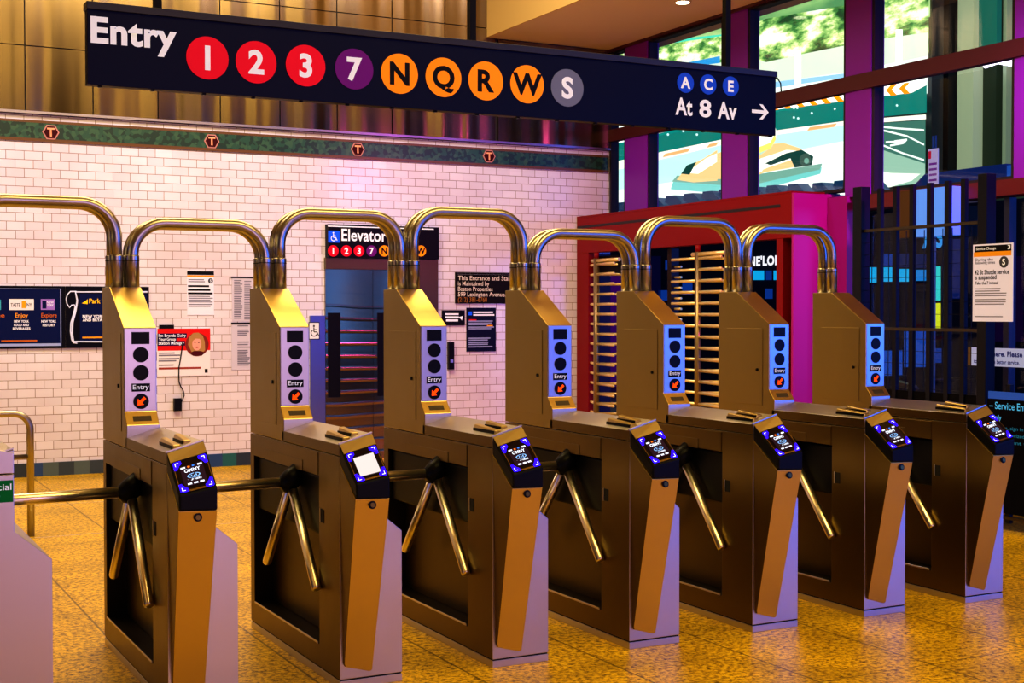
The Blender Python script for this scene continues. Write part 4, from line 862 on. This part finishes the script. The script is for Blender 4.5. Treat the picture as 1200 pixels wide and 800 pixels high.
# blue canopy and light box outside the glass
ca = empty('canopy', (10.6, 0, 0)); tag(ca, 'blue street canopy beyond the window above the fence', 'canopy')
a, c = onX(1072, 216, 10.6), onX(1179, 194, 10.6); d = onX(1180, 212, 10.6)
cb_ = flat('canopy_blue', (14, 50, 125), .4)
MB().loft([(0, a.y, a.z-.05), (0, a.y, a.z-.0), (0, a.y-.15, a.z+.1), (0, c.y, c.z+.02), (0, c.y, c.z-.15)], [(.5, a.y, a.z-.05), (.5, a.y, a.z), (.5, a.y-.15, a.z+.1), (.5, c.y, c.z+.02), (.5, c.y, c.z-.15)]).build('fascia', cb_, ca)
MB().box(0, c.y-.4, c.z-.16, .5, c.y-.01, c.z+.0).build('end_block', flat('canopy_light', (40, 110, 220), .4), ca)
lb = empty('light_box', (8.58, 0, 0)); tag(lb, 'pale blue rectangular light box hung from the beam behind the fence bars', 'light box')
MB().box(0, 8.41, 2.29, .125, 8.855, 2.70).build('box', flat('box_blue', (80, 135, 225), .6), lb); MB().box(0, 8.885, 2.29, .12, 9.03, 2.70).build('brown_side', flat('box_brown', (70, 48, 22), .3), lb)
ss = empty('pole_sign', (9.3, 0, 0)); tag(ss, 'small white and red paper sign on a twin pole outside the window', 'sign')
a, c = onX(1087.5, 175, 9.3), onX(1099, 217, 9.3)
xslab(ss, 'sheet', c.y, a.y, c.z, a.z, flat('sign_lilac', (175, 165, 225), .5), 0, .01); xslab(ss, 'red_corner', a.y-.04, a.y-.005, a.z-.09, a.z-.02, flat('sign_crimson', (190, 20, 70), .4), -.002, .002)
for k in range(5): xslab(ss, 'print_line', c.y+.015, a.y-.015, a.z-.15-.05*k, a.z-.13-.05*k, flat('sign_violet', (120, 50, 170), .3), -.002, .002)
for k in (-.015, .02): MB().cyl((.02, (a.y+c.y)/2+k, 0), (.02, (a.y+c.y)/2+k, a.z+.12), .009, 8).build('pole', flat('pole_blue', (40, 70, 150), .3), ss)
# dark glazed lower wall beyond the fence
lw = MB()
for y in (8.0, 6.7, 5.5): lw.box(XW, y-.03, 0, XW+.08, y+.03, 2.58)
lw.box(XW, 4, 0, XW+.08, 9.6, .18)
wd_ = struct(lw.build('window_7', mat('shopfront_frame', (.012, .014, .04, 1), .4)))
g2 = glass.copy(); g2.name = 'dark_clear_glass'; [setattr(n_.inputs['Fac'], 'default_value', .015) for n_ in g2.node_tree.nodes if n_.type == 'MIX_SHADER']
MB().box(XW+.03, 4, .18, XW+.04, 9.6, 2.54).build('glass_pane', g2, wd_)
# parked bicycles
def bike(x, y, label):
    bk = empty('bicycle', (x, y, 0)); tag(bk, label, 'bicycle', 'bicycles parked outside'); bkm = mat('bike_black', (.012, .010, .014, 1), .35)
    for dy in (-.52, .52):
        w = MB(); n = 28; w.tube([(0, dy+.33*math.cos(2*math.pi*k/n), .34+.33*math.sin(2*math.pi*k/n)) for k in range(n+1)], .022, 8, False); wo = w.build('wheel', bkm, bk)
        s_ = MB()
        for k in range(8): s_.cyl((0, dy, .34), (0, dy+.31*math.cos(math.pi/4*k), .34+.31*math.sin(math.pi/4*k)), .003, 4)
        s_.build('spokes', bkm, wo)
    fr_ = MB()
    for p, q in (((0, .52, .34), (0, .2, .80)), ((0, .2, .80), (0, -.33, .82)), ((0, .2, .8), (0, .05, .3)), ((0, .05, .3), (0, .52, .34)), ((0, .05, .3), (0, -.33, .78)), ((0, -.52, .34), (0, -.33, .95))): fr_.cyl(p, q, .018, 8)
    fr_.build('frame', bkm, bk); MB().cyl((-.26, -.33, .98), (.26, -.33, .98), .014, 8).build('handlebar', bkm, bk)
    MB().loft([(-.06, .08, .86), (.06, .08, .86), (.06, .34, .88), (-.06, .34, .88)], [(-.03, .08, .90), (.03, .08, .90), (.06, .34, .94), (-.06, .34, .94)]).build('saddle', bkm, bk)
    MB().cyl((0, .5, .72), (0, .53, .72), .03, 10).build('rear_light', glow('red_lamp', (255, 20, 30), 2.5), bk)
bike(9.9, 10.1, 'parked dark bicycle farther from the fence post, outside the glass'); bike(9.6, 8.7, 'parked dark bicycle nearer the fence notice, outside the glass')

# ------------------------------------------------------------------ LIGHT
def area(name, loc, tgt, sx, sy, col, power, spread=180):
    l = bpy.data.lights.new(name, 'AREA'); l.shape = 'RECTANGLE'; l.size = sx; l.size_y = sy; l.color = col; l.energy = power; l.spread = math.radians(spread)
    o = bpy.data.objects.new(name, l); COL.objects.link(o); o.location = loc
    o.rotation_euler = (Vector(tgt)-Vector(loc)).to_track_quat('-Z', 'Y').to_euler(); return o
WARM = (1, .76, .28)
area('ceiling_lamp_hall', (2.6, 9.3, 6.4), (2.6, 9.3, 0), 6.5, 2.0, WARM, 400)
area('ceiling_lamp_front', (5.0, 2.6, 6.4), (5.0, 2.6, 0), 8, 2.0, (1, .76, .24), 400)
area('wall_wash', (4.0, 11.3, 6.3), (4.0, 14.1, 1.4), 9, .6, (.97, .83, 1), 260)
area('street_lilac', (4.2, -7.5, 2.4), (2.2, 5, .8), 6, 4.2, (.88, .56, 1), 90, 120)
area('street_blue', (16.5, -6, 2.6), (5.5, 5.5, .8), 10, 4.4, (.035, .15, 1), 1000)
area('left_side_fill', (-6.5, 5.5, 3.2), (3, 6, 1.3), 6, 2.6, (1, .74, .28), 60)  # added unseen fill that brightens the left faces of the columns
area('magenta_panel_fill', (8.42, 6.4, 4.0), (8.75, 10.15, 1.9), .6, .3, (1, .10, .95), 26, 80)  # added lamp inside the hall, throws magenta on the end panel
area('facade_fill', (11.5, 13, 7), (17, 13, 5), 4, 2, (.8, 1, .85), 110)  # added unseen lamp that brightens the facades across the street
wd = bpy.data.worlds.new('world'); SC.world = wd; wd.use_nodes = True
bg = wd.node_tree.nodes['Background']; bg.inputs['Color'].default_value = (.05, .045, .09, 1); bg.inputs['Strength'].default_value = .6
SC.view_settings.view_transform = 'Standard'; SC.view_settings.look = 'Medium High Contrast'; SC.view_settings.exposure = 0
SC.cycles.use_denoising = True
